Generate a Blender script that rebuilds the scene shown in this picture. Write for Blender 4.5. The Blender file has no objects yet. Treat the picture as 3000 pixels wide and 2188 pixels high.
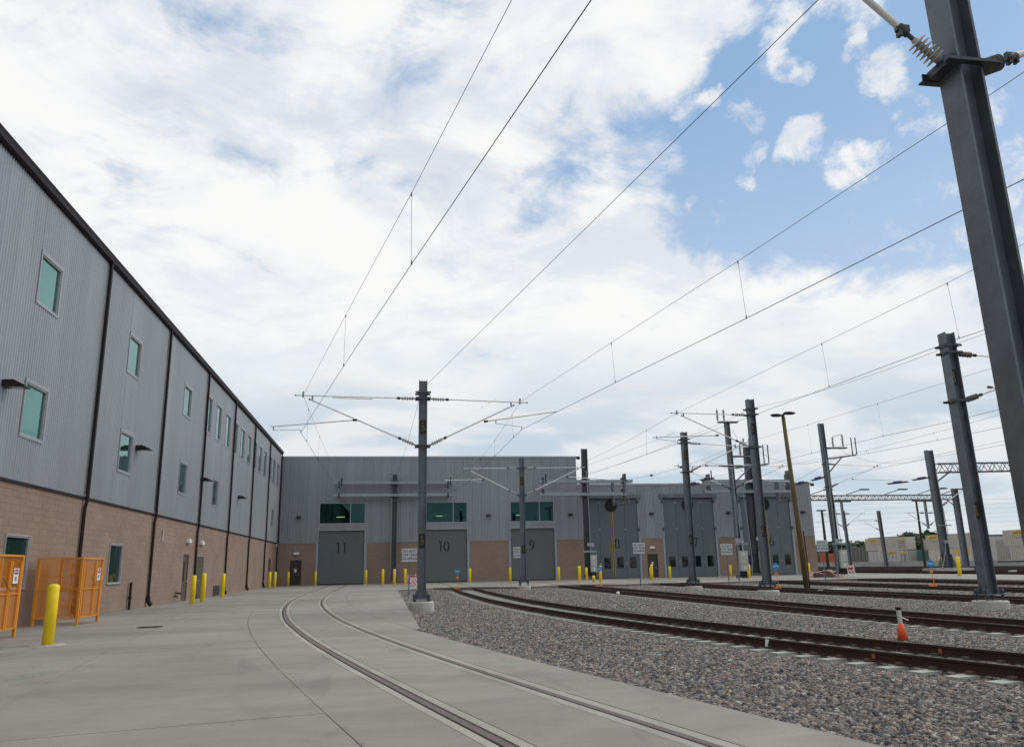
import bpy, math, random
import numpy as np
from mathutils import Vector, Matrix
random.seed(7); rng = np.random.RandomState(7)
PI = math.pi
sc = bpy.context.scene
col = sc.collection

# ------------------------------------------------------------------ camera
FPX = 2323.95
CAMH = 1.45
def cam_axes(yaw, pitch, roll):
    cy, sy, cp, sp = math.cos(yaw), math.sin(yaw), math.cos(pitch), math.sin(pitch)
    F = Vector((sy*cp, cy*cp, sp)); R = Vector((cy, -sy, 0)); U = R.cross(F)
    c, s = math.cos(roll), math.sin(roll)
    return F, R*c + U*s, U*c - R*s
CF, CR, CU = cam_axes(math.radians(9.1277), math.radians(13.6298), math.radians(-1.1183))
cam_d = bpy.data.cameras.new('camera'); cam = bpy.data.objects.new('camera', cam_d); col.objects.link(cam)
cam_d.sensor_fit = 'HORIZONTAL'; cam_d.sensor_width = 36; cam_d.lens = FPX/3000*36
cam_d.clip_start = 0.05; cam_d.clip_end = 8000
M = Matrix((CR, CU, -CF)).transposed().to_4x4(); M.translation = Vector((0, 0, CAMH)); cam.matrix_world = M
sc.camera = cam

# ------------------------------------------------------------------ world and sun
SUN_EL, SUN_AZ = math.radians(42), math.radians(72)      # azimuth from +Y towards +X: behind the far shed, to the right
world = bpy.data.worlds.new('World'); sc.world = world; world.use_nodes = True
nt = world.node_tree; nt.nodes.clear()
def N(t, **kw):
    n = nt.nodes.new(t)
    for k, v in kw.items():
        if k == 'ins':
            for i, val in v.items(): n.inputs[i].default_value = val
        else: setattr(n, k, v)
    return n
def Lk(a, b): nt.links.new(a, b)
def mth(op, a, b=None, c=None, clamp=False):
    n = N('ShaderNodeMath', operation=op, use_clamp=clamp)
    for i, v in enumerate((a, b, c)):
        if v is None: continue
        if isinstance(v, (int, float)): n.inputs[i].default_value = v
        else: Lk(v, n.inputs[i])
    return n.outputs[0]
def smooth(v, a, b, lo=0.0, hi=1.0):
    n = N('ShaderNodeMapRange', interpolation_type='SMOOTHSTEP')
    Lk(v, n.inputs[0]); n.inputs[1].default_value = a; n.inputs[2].default_value = b
    n.inputs[3].default_value = lo; n.inputs[4].default_value = hi
    return n.outputs[0]
def mixc(f, a, b):
    n = N('ShaderNodeMix', data_type='RGBA')
    if isinstance(f, float): n.inputs[0].default_value = f
    else: Lk(f, n.inputs[0])
    for i, v in ((6, a), (7, b)):
        if isinstance(v, tuple): n.inputs[i].default_value = (*v, 1)
        else: Lk(v, n.inputs[i])
    return n.outputs[2]
sky = N('ShaderNodeTexSky', sky_type='NISHITA'); sky.sun_disc = False
sky.sun_elevation = SUN_EL; sky.sun_rotation = SUN_AZ; sky.dust_density = 0.6; sky.ozone_density = 2.2
tc = N('ShaderNodeTexCoord'); sep = N('ShaderNodeSeparateXYZ'); Lk(tc.outputs['Generated'], sep.inputs[0])
zc = mth('ADD', mth('MAXIMUM', sep.outputs[2], 0.0), 0.22)
cmb = N('ShaderNodeCombineXYZ'); Lk(mth('DIVIDE', sep.outputs[0], zc), cmb.inputs[0]); Lk(mth('DIVIDE', sep.outputs[1], zc), cmb.inputs[1])
def noise(scale, detail, rough, dist=0.0, off=(0, 0, 0), rot=0.0, sx=1.0, sy=1.0):
    m = N('ShaderNodeMapping'); m.inputs[1].default_value = off; m.inputs[2].default_value = (0, 0, rot); m.inputs[3].default_value = (sx, sy, 1)
    Lk(cmb.outputs[0], m.inputs[0]); n = N('ShaderNodeTexNoise'); Lk(m.outputs[0], n.inputs[0])
    n.inputs['Scale'].default_value = scale; n.inputs['Detail'].default_value = detail
    n.inputs['Roughness'].default_value = rough; n.inputs['Distortion'].default_value = dist
    return n.outputs[0]
def pxdir(px, py):
    return (CF + CR*((px-1500)/FPX) - CU*((py-1094)/FPX)).normalized()
# the layout of the cloud cover over the sky: (photo x, y, radius, weight), + opens blue, - closes it
GAPS = [(2420, 420, 330, .20), (2850, 300, 330, .18), (2850, 60, 300, .16), (2330, 230, 230, .18), (2080, 470, 230, .18), (2180, 640, 190, .13), (2600, 680, 260, .09), (2950, 620, 200, .09), (2350, 900, 200, -.10), (2000, 820, 120, -.08), (2750, 950, 250, -.08), (1560, 215, 120, .11), (1480, 650, 80, .11), (1640, 600, 110, .06), (1760, 400, 150, .07),
        (760, 190, 220, .045), (1330, 90, 140, .08), (620, 80, 140, .02), (1180, 380, 150, .05), (920, 490, 60, .08),
        (2020, 110, 150, -.13), (1640, 60, 150, -.10)]
PUFFS = [(2585, 205, 75, .30), (2350, 405, 70, .26), (2400, 385, 50, .2), (2470, 480, 85, .30), (2560, 455, 60, .2), (2210, 445, 50, .24), (2180, 535, 50, .24), (2160, 325, 60, .26), (2020, 310, 60, .24), (2060, 290, 40, .16), (2300, 200, 40, .22),
         (2350, 215, 36, .2), (2250, 130, 60, .2), (2480, 160, 40, .22), (2475, 120, 36, .2), (2520, 15, 90, .22), (2250, 15, 90, .20), (2360, 15, 60, .18), (2690, 380, 60, .20), (2640, 270, 40, .16), (2720, 560, 60, .16), (2900, 620, 90, .14), (2880, 300, 70, .12), (1760, 480, 60, .16), (2960, 450, 60, .14)]
wn = N('ShaderNodeTexNoise'); wn.inputs['Scale'].default_value = 14; wn.inputs['Detail'].default_value = 6; wn.inputs['Roughness'].default_value = .6; Lk(tc.outputs['Generated'], wn.inputs[0])
wsub = N('ShaderNodeVectorMath', operation='SUBTRACT'); Lk(wn.outputs['Color'], wsub.inputs[0]); wsub.inputs[1].default_value = (.5, .5, .5)
wsc = N('ShaderNodeVectorMath', operation='SCALE'); wsc.inputs['Scale'].default_value = .085; Lk(wsub.outputs[0], wsc.inputs[0])
wadd = N('ShaderNodeVectorMath', operation='ADD'); Lk(tc.outputs['Generated'], wadd.inputs[0]); Lk(wsc.outputs[0], wadd.inputs[1])
nrm = N('ShaderNodeVectorMath', operation='NORMALIZE'); Lk(wadd.outputs[0], nrm.inputs[0])
def blobs(lst, e0=1.5, e1=.15):
  bias = None
  for (px, py, r, w) in lst:
    d = pxdir(px, py); dn = N('ShaderNodeVectorMath', operation='DOT_PRODUCT'); Lk(nrm.outputs[0], dn.inputs[0])
    dn.inputs[1].default_value = d
    g = smooth(dn.outputs['Value'], math.cos(r/FPX*e0), math.cos(r/FPX*e1), 0.0, w)
    bias = g if bias is None else mth('ADD', bias, g)
  return bias
bias = blobs(GAPS); puffb = blobs([(a, b, r_*.92, w_*.84) for a, b, r_, w_ in PUFFS], 1.25, .1)
pnz = N('ShaderNodeTexNoise'); pnz.inputs['Scale'].default_value = 17; pnz.inputs['Detail'].default_value = 12; pnz.inputs['Roughness'].default_value = .66; pnz.inputs['Distortion'].default_value = .3; Lk(tc.outputs['Generated'], pnz.inputs[0])
puff = smooth(mth('ADD', pnz.outputs[0], puffb), .57, .84)
big = noise(1.6, 4, .55, .3, off=(1.3, .4, 0), rot=.5)
fine = noise(4.6, 13, .60, .35, off=(.2, 3.1, 0), rot=-.4)
wisp = noise(2.1, 9, .62, .8, off=(7.2, 1.1, 0), rot=.9, sx=1, sy=1.35)
cov = mth('ADD', mth('MULTIPLY', big, .30), mth('MULTIPLY', fine, .70))
cov = mth('SUBTRACT', mth('ADD', cov, .165), bias)
cmask = mth('MAXIMUM', smooth(cov, .43, .61), puff)
# thin grey-lilac veil differences inside the cover and paler, smoother air towards the horizon
upper = smooth(sep.outputs[2], .18, .50)
veil = smooth(mth('ADD', mth('MULTIPLY', wisp, .62), mth('MULTIPLY', fine, .38)), .40, .58)
vamt = mth('MULTIPLY', mth('SUBTRACT', 1.0, veil), mth('ADD', mth('MULTIPLY', upper, .62), .28))
cloud = mixc(vamt, (.95, .95, .945), (.66, .72, .81))
low = mixc(smooth(noise(2.4, 6, .5, .4, off=(4, 2, 0), sx=.7), .44, .60), (.53, .645, .745), (.80, .825, .85))
low = mixc(smooth(sep.outputs[2], .0, .10, 1.0, 0.0), low, (.70, .765, .80))
lowf = smooth(sep.outputs[2], .13, .31, .94, 0.0)
skym = N('ShaderNodeVectorMath', operation='SCALE'); skym.inputs['Scale'].default_value = 0.10; Lk(sky.outputs[0], skym.inputs[0])
haze_up = smooth(sep.outputs[2], .20, .58, .42, .0)
blue = mixc(.62, skym.outputs[0], (.34, .55, .84)); blue = mixc(haze_up, blue, (.74, .80, .87))
c1 = mixc(cmask, blue, cloud)
c2 = mixc(lowf, c1, low)
bg = N('ShaderNodeBackground'); Lk(c2, bg.inputs[0]); bg.inputs[1].default_value = 1.0
out = N('ShaderNodeOutputWorld'); Lk(bg.outputs[0], out.inputs[0])

sun_d = bpy.data.lights.new('sun', 'SUN'); sun_d.energy = 1.35; sun_d.angle = math.radians(34); sun_d.color = (1, .95, .88)
sun = bpy.data.objects.new('sun', sun_d); col.objects.link(sun)
sdir = Vector((math.sin(SUN_AZ)*math.cos(SUN_EL), math.cos(SUN_AZ)*math.cos(SUN_EL), math.sin(SUN_EL)))
sun.rotation_euler = sdir.to_track_quat('Z', 'Y').to_euler()
sc.view_settings.view_transform = 'Standard'; sc.view_settings.look = 'None'
sc.view_settings.exposure = 0.0; sc.view_settings.gamma = 1.0; sc.view_settings.use_curve_mapping = False
sc.render.engine = 'CYCLES'

# ------------------------------------------------------------------ photogrammetry helpers (photo pixels -> metres)
def ray(px, py): return CF + CR*((px-1500)/FPX) - CU*((py-1094)/FPX)
def G(px, py, z=0.0):
    d = ray(px, py); t = (z-CAMH)/d.z; return Vector((d.x*t, d.y*t, z))
def AT(px, py, Y):
    d = ray(px, py); t = Y/d.y; return Vector((d.x*t, Y, CAMH+d.z*t))
def ATX(px, py, X):
    d = ray(px, py); t = X/d.x; return Vector((X, d.y*t, CAMH+d.z*t))
def Zm(ox, oy, s, pts): return [(ox+x/s, oy+y/s) for x, y in pts]

# ------------------------------------------------------------------ materials
def new_mat(name):
    m = bpy.data.materials.new(name); m.use_nodes = True
    return m, m.node_tree, m.node_tree.nodes['Principled BSDF']
def pmat(name, c, rough=.6, metal=0.0, var=.12, scale=3.0, bump=0.0, bscale=40.0, spec=None, island=0.0, objvar=0.0, stretch=(1, 1, 1), coord='Object'):
    m, t, b = new_mat(name); nn = t.nodes; ll = t.links
    b.inputs['Roughness'].default_value = rough; b.inputs['Metallic'].default_value = metal
    if spec is not None: b.inputs['Specular IOR Level'].default_value = spec
    tcn = nn.new('ShaderNodeTexCoord'); mp = nn.new('ShaderNodeMapping'); mp.inputs[3].default_value = stretch
    ll.new(tcn.outputs[coord], mp.inputs[0])
    n1 = nn.new('ShaderNodeTexNoise'); n1.inputs['Scale'].default_value = scale; n1.inputs['Detail'].default_value = 8; n1.inputs['Roughness'].default_value = .65
    ll.new(mp.outputs[0], n1.inputs[0])
    v = nn.new('ShaderNodeMapRange'); ll.new(n1.outputs[0], v.inputs[0]); v.inputs[1].default_value = .28; v.inputs[2].default_value = .72
    v.inputs[3].default_value = 1-var; v.inputs[4].default_value = 1+var
    val = v.outputs[0]
    for amt, src in ((island, 'isl'), (objvar, 'obj')):
        if amt:
            s = nn.new('ShaderNodeNewGeometry').outputs['Random Per Island'] if src == 'isl' else nn.new('ShaderNodeObjectInfo').outputs['Random']
            r = nn.new('ShaderNodeMapRange'); ll.new(s, r.inputs[0]); r.inputs[3].default_value = 1-amt; r.inputs[4].default_value = 1+amt
            mu = nn.new('ShaderNodeMath'); mu.operation = 'MULTIPLY'; ll.new(val, mu.inputs[0]); ll.new(r.outputs[0], mu.inputs[1]); val = mu.outputs[0]
    sc_ = nn.new('ShaderNodeVectorMath'); sc_.operation = 'SCALE'; sc_.inputs[0].default_value = c; ll.new(val, sc_.inputs['Scale'])
    ll.new(sc_.outputs[0], b.inputs['Base Color'])
    if bump:
        n2 = nn.new('ShaderNodeTexNoise'); n2.inputs['Scale'].default_value = bscale; n2.inputs['Detail'].default_value = 6
        ll.new(mp.outputs[0], n2.inputs[0]); bp = nn.new('ShaderNodeBump'); bp.inputs['Strength'].default_value = bump; bp.inputs['Distance'].default_value = .01
        ll.new(n2.outputs[0], bp.inputs['Height']); ll.new(bp.outputs[0], b.inputs['Normal'])
    return m
MT = {}
MT['siding'] = pmat('painted_metal_siding', (.285, .305, .325), .42, .25, .09, 1.2, objvar=.045, stretch=(1, 1, .12))
MT['trim'] = pmat('pale_metal_trim', (.40, .40, .42), .45, .2, .04)
MT['jamb'] = pmat('steel_jamb', (.27, .32, .38), .45, .2, .05)
MT['dark'] = pmat('dark_purple_brown_metal', (.018, .013, .018), .62, .0, .15, spec=.25)
MT['lampdark'] = pmat('bronze_lamp_metal', (.02, .012, .014), .4, .3, .1)
MT['mortar'] = pmat('mortar', (.235, .17, .138), .95, 0, .1, 6)
MT['door'] = pmat('brown_door_paint', (.035, .024, .018), .5, 0, .1)
MT['door2'] = pmat('taupe_door_paint', (.09, .07, .06), .5, 0, .1)
MT['leaf'] = pmat('slate_door_leaf', (.105, .125, .140), .5, .15, .08, 1.5, objvar=.03)
MT['shutter'] = pmat('grey_shutter', (.155, .168, .172), .45, .25, .06, 1.0)
MT['black'] = pmat('black_rubber', (.006, .006, .007), .8)
MT['digit'] = pmat('black_stencil_paint', (.006, .006, .008), .6)
MT['galv'] = pmat('galvanised_steel', (.125, .142, .160), .48, .3, .32, 2.2, bump=.15, bscale=25, objvar=.05)
MT['galvlight'] = pmat('galvanised_bright', (.25, .285, .30), .45, .4, .15, 3)
MT['galvdark'] = pmat('galvanised_dark', (.055, .06, .07), .5, .35, .2, 3)
MT['alu'] = pmat('aluminium_tube', (.74, .74, .71), .42, .15, .08, 5)
MT['insul'] = pmat('grey_insulator', (.42, .41, .39), .42, 0, .08)
MT['insuld'] = pmat('olive_insulator', (.13, .12, .105), .45, 0, .1)
MT['bluebolt'] = pmat('blue_grey_cap', (.03, .055, .08), .5, .1, .2)
MT['wire'] = pmat('wire', (.045, .045, .05), .5, .4, .1)
MT['wirelight'] = pmat('cable_tan', (.22, .12, .08), .6)
MT['yellow'] = pmat('yellow_paint', (.90, .66, .012), .5, 0, .13, 9, stretch=(1, 1, .35))
MT['yellowold'] = pmat('weathered_yellow', (.42, .30, .012), .6, 0, .25, 6)
MT['orange'] = pmat('orange_paint', (.72, .275, .022), .42, 0, .06, 3)
MT['orangered'] = pmat('safety_orange', (.80, .10, .02), .5, 0, .12, 8)
MT['derail'] = pmat('orange_steel', (.70, .24, .02), .5, 0, .2, 12)
MT['white'] = pmat('white_sheet', (.72, .72, .72), .5, 0, .05)
MT['signwhite'] = pmat('sign_face', (.50, .52, .54), .5, 0, .05)
MT['offwhite'] = pmat('pipe_white', (.52, .52, .48), .5, 0, .1)
MT['signblue'] = pmat('sign_blue', (.015, .20, .50), .45, 0, .05)
MT['signred'] = pmat('sign_red', (.42, .02, .04), .5, 0, .05)
MT['text'] = pmat('lettering_black', (.015, .015, .02), .6)
MT['texty'] = pmat('lettering_yellow', (.36, .26, .04), .6)
MT['plate'] = pmat('plaque_black', (.008, .008, .008), .5)
MT['cab'] = pmat('cabinet_grey', (.40, .41, .38), .45, .1, .05)
MT['rail'] = pmat('rusty_rail', (.040, .0150, .0125), .62, .15, .35, 4, stretch=(1, .3, 1))
MT['railtop'] = pmat('embedded_rail', (.112, .078, .072), .5, .25, .3, 3)
MT['flange'] = pmat('flangeway', (.125, .106, .096), .8, 0, .3, 5)
MT['groove'] = pmat('groove_sealant', (.018, .022, .020), .7, 0, .3, 6)
MT['rustmark'] = pmat('orange_spray', (.42, .10, .03), .8, 0, .3, 20)
MT['tie'] = pmat('concrete_tie', (.36, .375, .345), .85, 0, .15, 5, bump=.3, objvar=.08)
MT['clip'] = pmat('rail_clip', (.10, .07, .055), .7, .1, .3)
MT['found'] = pmat('foundation_concrete', (.42, .42, .39), .9, 0, .18, 3, bump=.4, bscale=30)
MT['wood'] = pmat('timber_pole', (.115, .082, .030), .85, 0, .3, 3, bump=.4, stretch=(6, 6, .5))
MT['woodd'] = pmat('dark_timber_pole', (.045, .038, .022), .85, 0, .3, 3, stretch=(6, 6, .5))
MT['cream'] = pmat('container_cream', (.52, .475, .42), .6, 0, .08, .6)
MT['contgrey'] = pmat('container_grey', (.43, .42, .405), .6, 0, .1, .6)
MT['contdark'] = pmat('railcar_dull', (.13, .125, .11), .7, 0, .2, .6)
MT['contorange'] = pmat('container_orange', (.50, .11, .05), .6, 0, .15, .6)
MT['contteal'] = pmat('container_teal', (.05, .17, .15), .6, 0, .15, .6)
MT['underframe'] = pmat('railcar_underframe', (.05, .022, .022), .7, 0, .2, .6)
MT['amber'] = pmat('sticker_yellow', (.70, .40, .02), .6)
MT['leafg'] = pmat('tree_leaves', (.040, .065, .030), .8, 0, .45, .5, island=.35)
MT['bark'] = pmat('tree_bark', (.05, .038, .028), .9)
MT['tarp'] = pmat('tan_cover', (.40, .28, .20), .8, 0, .4, 3)
MT['tarpd'] = pmat('maroon_cover', (.06, .02, .018), .8, 0, .4, 3)
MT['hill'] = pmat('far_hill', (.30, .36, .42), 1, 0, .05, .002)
MT['interior'] = pmat('interior_dark', (.010, .022, .024), .9)
MT['blue'] = pmat('switch_blue', (.03, .035, .14), .5)
MT['debris'] = pmat('dead_leaf', (.05, .03, .02), .9)

def block_mat(name, c, objv=False):
    m, t, b = new_mat(name); nn = t.nodes; ll = t.links
    b.inputs['Roughness'].default_value = .95
    geo = nn.new('ShaderNodeNewGeometry'); oi = nn.new('ShaderNodeObjectInfo')
    r = nn.new('ShaderNodeMapRange'); ll.new(oi.outputs['Random'] if objv else geo.outputs['Random Per Island'], r.inputs[0]); r.inputs[3].default_value = .95; r.inputs[4].default_value = 1.045
    n1 = nn.new('ShaderNodeTexNoise'); n1.inputs['Scale'].default_value = 28; n1.inputs['Detail'].default_value = 6; n1.inputs['Roughness'].default_value = .8
    ll.new(geo.outputs['Position'], n1.inputs[0])
    v = nn.new('ShaderNodeMapRange'); ll.new(n1.outputs[0], v.inputs[0]); v.inputs[1].default_value = .35; v.inputs[2].default_value = .7; v.inputs[3].default_value = .78; v.inputs[4].default_value = 1.35
    n3 = nn.new('ShaderNodeTexNoise'); n3.inputs['Scale'].default_value = .5; n3.inputs['Detail'].default_value = 4; ll.new(geo.outputs['Position'], n3.inputs[0])
    v3 = nn.new('ShaderNodeMapRange'); ll.new(n3.outputs[0], v3.inputs[0]); v3.inputs[1].default_value = .3; v3.inputs[2].default_value = .7; v3.inputs[3].default_value = .9; v3.inputs[4].default_value = 1.08
    mu = nn.new('ShaderNodeMath'); mu.operation = 'MULTIPLY'; ll.new(r.outputs[0], mu.inputs[0]); ll.new(v.outputs[0], mu.inputs[1])
    mu2 = nn.new('ShaderNodeMath'); mu2.operation = 'MULTIPLY'; ll.new(mu.outputs[0], mu2.inputs[0]); ll.new(v3.outputs[0], mu2.inputs[1])
    s = nn.new('ShaderNodeVectorMath'); s.operation = 'SCALE'; s.inputs[0].default_value = c; ll.new(mu2.outputs[0], s.inputs['Scale']); ll.new(s.outputs[0], b.inputs['Base Color'])
    bp = nn.new('ShaderNodeBump'); bp.inputs['Strength'].default_value = .6; bp.inputs['Distance'].default_value = .02; ll.new(n1.outputs[0], bp.inputs['Height']); ll.new(bp.outputs[0], b.inputs['Normal'])
    return m
MT['block'] = block_mat('split_face_block', (.258, .186, .146)); MT['blocko'] = block_mat('split_face_block_single', (.258, .186, .146), True)

def concrete_mat(name, c, joints=True):
    m, t, b = new_mat(name); nn = t.nodes; ll = t.links
    b.inputs['Roughness'].default_value = .82
    geo = nn.new('ShaderNodeNewGeometry'); oi = nn.new('ShaderNodeObjectInfo')
    def nz(scale, detail, rough, st=(1, 1, 1), dist=0.0):
        mp = nn.new('ShaderNodeMapping'); mp.inputs[3].default_value = st; ll.new(geo.outputs['Position'], mp.inputs[0])
        n = nn.new('ShaderNodeTexNoise'); n.inputs['Scale'].default_value = scale; n.inputs['Detail'].default_value = detail; n.inputs['Roughness'].default_value = rough; n.inputs['Distortion'].default_value = dist
        ll.new(mp.outputs[0], n.inputs[0]); return n.outputs[0]
    def mr(s, a, bb, lo, hi):
        v = nn.new('ShaderNodeMapRange'); ll.new(s, v.inputs[0]); v.inputs[1].default_value = a; v.inputs[2].default_value = bb; v.inputs[3].default_value = lo; v.inputs[4].default_value = hi; return v.outputs[0]
    def mul(a, bb):
        n = nn.new('ShaderNodeMath'); n.operation = 'MULTIPLY'; ll.new(a, n.inputs[0]); ll.new(bb, n.inputs[1]); return n.outputs[0]
    f = mul(mr(nz(.16, 8, .66, (.8, 1.3, 1), .6), .3, .7, .70, 1.24), mr(nz(1.3, 9, .72, (.6, 1.5, 1), .6), .3, .75, 1.10, .85))
    f = mul(f, mr(nz(60, 4, .7), .25, .8, .90, 1.10))
    f = mul(f, mr(oi.outputs['Random'], 0, 1, .93, 1.06))
    # hairline cracks in places, old rain stains
    vo = nn.new('ShaderNodeTexVoronoi'); vo.feature = 'DISTANCE_TO_EDGE'; vo.inputs['Scale'].default_value = .33
    wv = nn.new('ShaderNodeVectorMath'); wv.operation = 'SCALE'; wv.inputs['Scale'].default_value = 1.3
    nw = nn.new('ShaderNodeTexNoise'); nw.inputs['Scale'].default_value = 1.2; nw.inputs['Detail'].default_value = 6; ll.new(geo.outputs['Position'], nw.inputs[0]); ll.new(nw.outputs['Color'], wv.inputs[0])
    av = nn.new('ShaderNodeVectorMath'); av.operation = 'ADD'; ll.new(geo.outputs['Position'], av.inputs[0]); ll.new(wv.outputs[0], av.inputs[1]); ll.new(av.outputs[0], vo.inputs[0])
    crk = mr(vo.outputs[0], .0, .006, .62, 1.0); msk = mr(nz(.25, 3, .5), .50, .60, 0.0, 1.0)
    mxn = nn.new('ShaderNodeMix'); ll.new(msk, mxn.inputs[0]); mxn.inputs[2].default_value = 1.0; ll.new(crk, mxn.inputs[3]); f = mul(f, mxn.outputs[0])
    f = mul(f, mr(nz(.55, 5, .6, (1.6, .5, 1), 1.2), .56, .66, 1.0, .86))
    # thin dark scuffs running across the slabs
    f = mul(f, mr(nz(1.5, 5, .75, (.6, 9, 1), .3), .60, .74, 1.0, .72))
    # sparse dark specks
    f = mul(f, mr(nz(20, 2, .5), .70, .76, 1.0, .45)); f = mul(f, mr(nz(7, 3, .6, (.7, 1.4, 1)), .68, .80, 1.0, 1.18))
    s = nn.new('ShaderNodeVectorMath'); s.operation = 'SCALE'; s.inputs[0].default_value = c; ll.new(f, s.inputs['Scale']); ll.new(s.outputs[0], b.inputs['Base Color'])
    bp = nn.new('ShaderNodeBump'); bp.inputs['Strength'].default_value = .25; bp.inputs['Distance'].default_value = .005
    ll.new(nz(90, 5, .7), bp.inputs['Height']); ll.new(bp.outputs[0], b.inputs['Normal'])
    return m
MT['concrete'] = concrete_mat('concrete_paving', (.262, .251, .226))
MT['grout'] = concrete_mat('pale_grout', (.345, .332, .295))
MT['edge'] = concrete_mat('concrete_edge', (.17, .13, .12))

def glass_mat(name, c, metal, rough=.03):
    m, t, b = new_mat(name); b.inputs['Base Color'].default_value = (*c, 1); b.inputs['Metallic'].default_value = metal; b.inputs['Roughness'].default_value = rough
    nn = t.nodes; g = nn.new('ShaderNodeNewGeometry'); n = nn.new('ShaderNodeTexNoise'); n.inputs['Scale'].default_value = .7; t.links.new(g.outputs['Position'], n.inputs[0])
    bp = nn.new('ShaderNodeBump'); bp.inputs['Strength'].default_value = .35; bp.inputs['Distance'].default_value = .05; t.links.new(n.outputs[0], bp.inputs['Height']); t.links.new(bp.outputs[0], b.inputs['Normal'])
    return m
MT['glass'] = glass_mat('teal_reflective_glass', (.095, .265, .238), .90)
MT['glassdk'] = glass_mat('dark_green_glass', (.012, .045, .036), .45)
MT['glassblk'] = glass_mat('black_glass', (.008, .011, .013), .1, .06)
def clear_tint():
    m, t, b = new_mat('tinted_clear_glass'); nn = t.nodes; ll = t.links
    tr = nn.new('ShaderNodeBsdfTransparent'); tr.inputs[0].default_value = (.42, .62, .58, 1)
    gl = nn.new('ShaderNodeBsdfGlossy'); gl.inputs[0].default_value = (.20, .42, .39, 1); gl.inputs['Roughness'].default_value = .02
    fr = nn.new('ShaderNodeFresnel'); fr.inputs[0].default_value = 1.45; ad = nn.new('ShaderNodeMath'); ad.operation = 'ADD'; ad.inputs[1].default_value = .06; ll.new(fr.outputs[0], ad.inputs[0])
    mx = nn.new('ShaderNodeMixShader'); ll.new(ad.outputs[0], mx.inputs[0]); ll.new(tr.outputs[0], mx.inputs[1]); ll.new(gl.outputs[0], mx.inputs[2])
    ll.new(mx.outputs[0], nn['Material Output'].inputs[0]); return m
MT['clear'] = clear_tint()
def emit_mat(name, c, s):
    m, t, b = new_mat(name); b.inputs['Base Color'].default_value = (*c, 1); b.inputs['Emission Color'].default_value = (*c, 1); b.inputs['Emission Strength'].default_value = s; return m
MT['tube'] = emit_mat('lit_tube', (1, .85, .55), 3.2)
def stripe_mat():
    m, t, b = new_mat('orange_white_stripes'); nn = t.nodes; ll = t.links
    tcn = nn.new('ShaderNodeTexCoord'); mp = nn.new('ShaderNodeMapping'); mp.inputs[2].default_value = (0, PI/4, 0); ll.new(tcn.outputs['Object'], mp.inputs[0])
    sx = nn.new('ShaderNodeSeparateXYZ'); ll.new(mp.outputs[0], sx.inputs[0])
    a = nn.new('ShaderNodeMath'); a.operation = 'MULTIPLY'; a.inputs[1].default_value = 5.2; ll.new(sx.outputs[0], a.inputs[0])
    fr = nn.new('ShaderNodeMath'); fr.operation = 'FRACT'; ll.new(a.outputs[0], fr.inputs[0])
    gt = nn.new('ShaderNodeMath'); gt.operation = 'GREATER_THAN'; gt.inputs[1].default_value = .5; ll.new(fr.outputs[0], gt.inputs[0])
    mx = nn.new('ShaderNodeMix'); mx.data_type = 'RGBA'; ll.new(gt.outputs[0], mx.inputs[0]); mx.inputs[6].default_value = (.70, .10, .02, 1); mx.inputs[7].default_value = (.7, .7, .7, 1)
    ll.new(mx.outputs[2], b.inputs['Base Color']); return m
MT['stripes'] = stripe_mat()
def stone_mat(name, instanced):
    m, t, b = new_mat(name); nn = t.nodes; ll = t.links
    b.inputs['Roughness'].default_value = .85
    if instanced:
        src = nn.new('ShaderNodeObjectInfo').outputs['Random']
    else:
        g = nn.new('ShaderNodeNewGeometry'); vo = nn.new('ShaderNodeTexVoronoi'); vo.inputs['Scale'].default_value = 15; ll.new(g.outputs['Position'], vo.inputs[0])
        sx = nn.new('ShaderNodeSeparateColor'); ll.new(vo.outputs['Color'], sx.inputs[0]); src = sx.outputs[0]
        bp = nn.new('ShaderNodeBump'); bp.inputs['Strength'].default_value = 1; bp.inputs['Distance'].default_value = .03; bp.invert = True; ll.new(vo.outputs['Distance'], bp.inputs['Height']); ll.new(bp.outputs[0], b.inputs['Normal'])
    cr = nn.new('ShaderNodeValToRGB'); ll.new(src, cr.inputs[0]); e = cr.color_ramp; e.interpolation = 'CONSTANT'
    pal = [(0, (0.047, 0.051, 0.060)), (.13, (0.091, 0.095, 0.103)), (.28, (0.151, 0.144, 0.138)), (.44, (0.227, 0.211, 0.198)), (.58, (0.060, 0.062, 0.065)), (.68, (0.302, 0.284, 0.261)), (.76, (0.249, 0.182, 0.148)), (.85, (0.163, 0.125, 0.107)), (.92, (0.347, 0.272, 0.204)), (.97, (0.423, 0.409, 0.378))]
    e.elements[0].position = 0; e.elements[0].color = (*pal[0][1], 1); e.elements[1].position = pal[1][0]; e.elements[1].color = (*pal[1][1], 1)
    for p, c in pal[2:]:
        el = e.elements.new(p); el.color = (*c, 1)
    g2 = nn.new('ShaderNodeNewGeometry'); n1 = nn.new('ShaderNodeTexNoise'); n1.inputs['Scale'].default_value = 45; n1.inputs['Detail'].default_value = 4; ll.new(g2.outputs['Position'], n1.inputs[0])
    v = nn.new('ShaderNodeMapRange'); ll.new(n1.outputs[0], v.inputs[0]); v.inputs[1].default_value = .3; v.inputs[2].default_value = .7; v.inputs[3].default_value = .75; v.inputs[4].default_value = 1.3
    mu = nn.new('ShaderNodeVectorMath'); mu.operation = 'SCALE'; ll.new(cr.outputs[0], mu.inputs[0]); ll.new(v.outputs[0], mu.inputs['Scale']); ll.new(mu.outputs[0], b.inputs['Base Color'])
    return m
MT['stone'] = stone_mat('ballast_stone', True); MT['bed'] = stone_mat('ballast_bed', False)
MT['dirt'] = pmat('yard_dirt', (.10, .085, .075), .95, 0, .3, .4)
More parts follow.
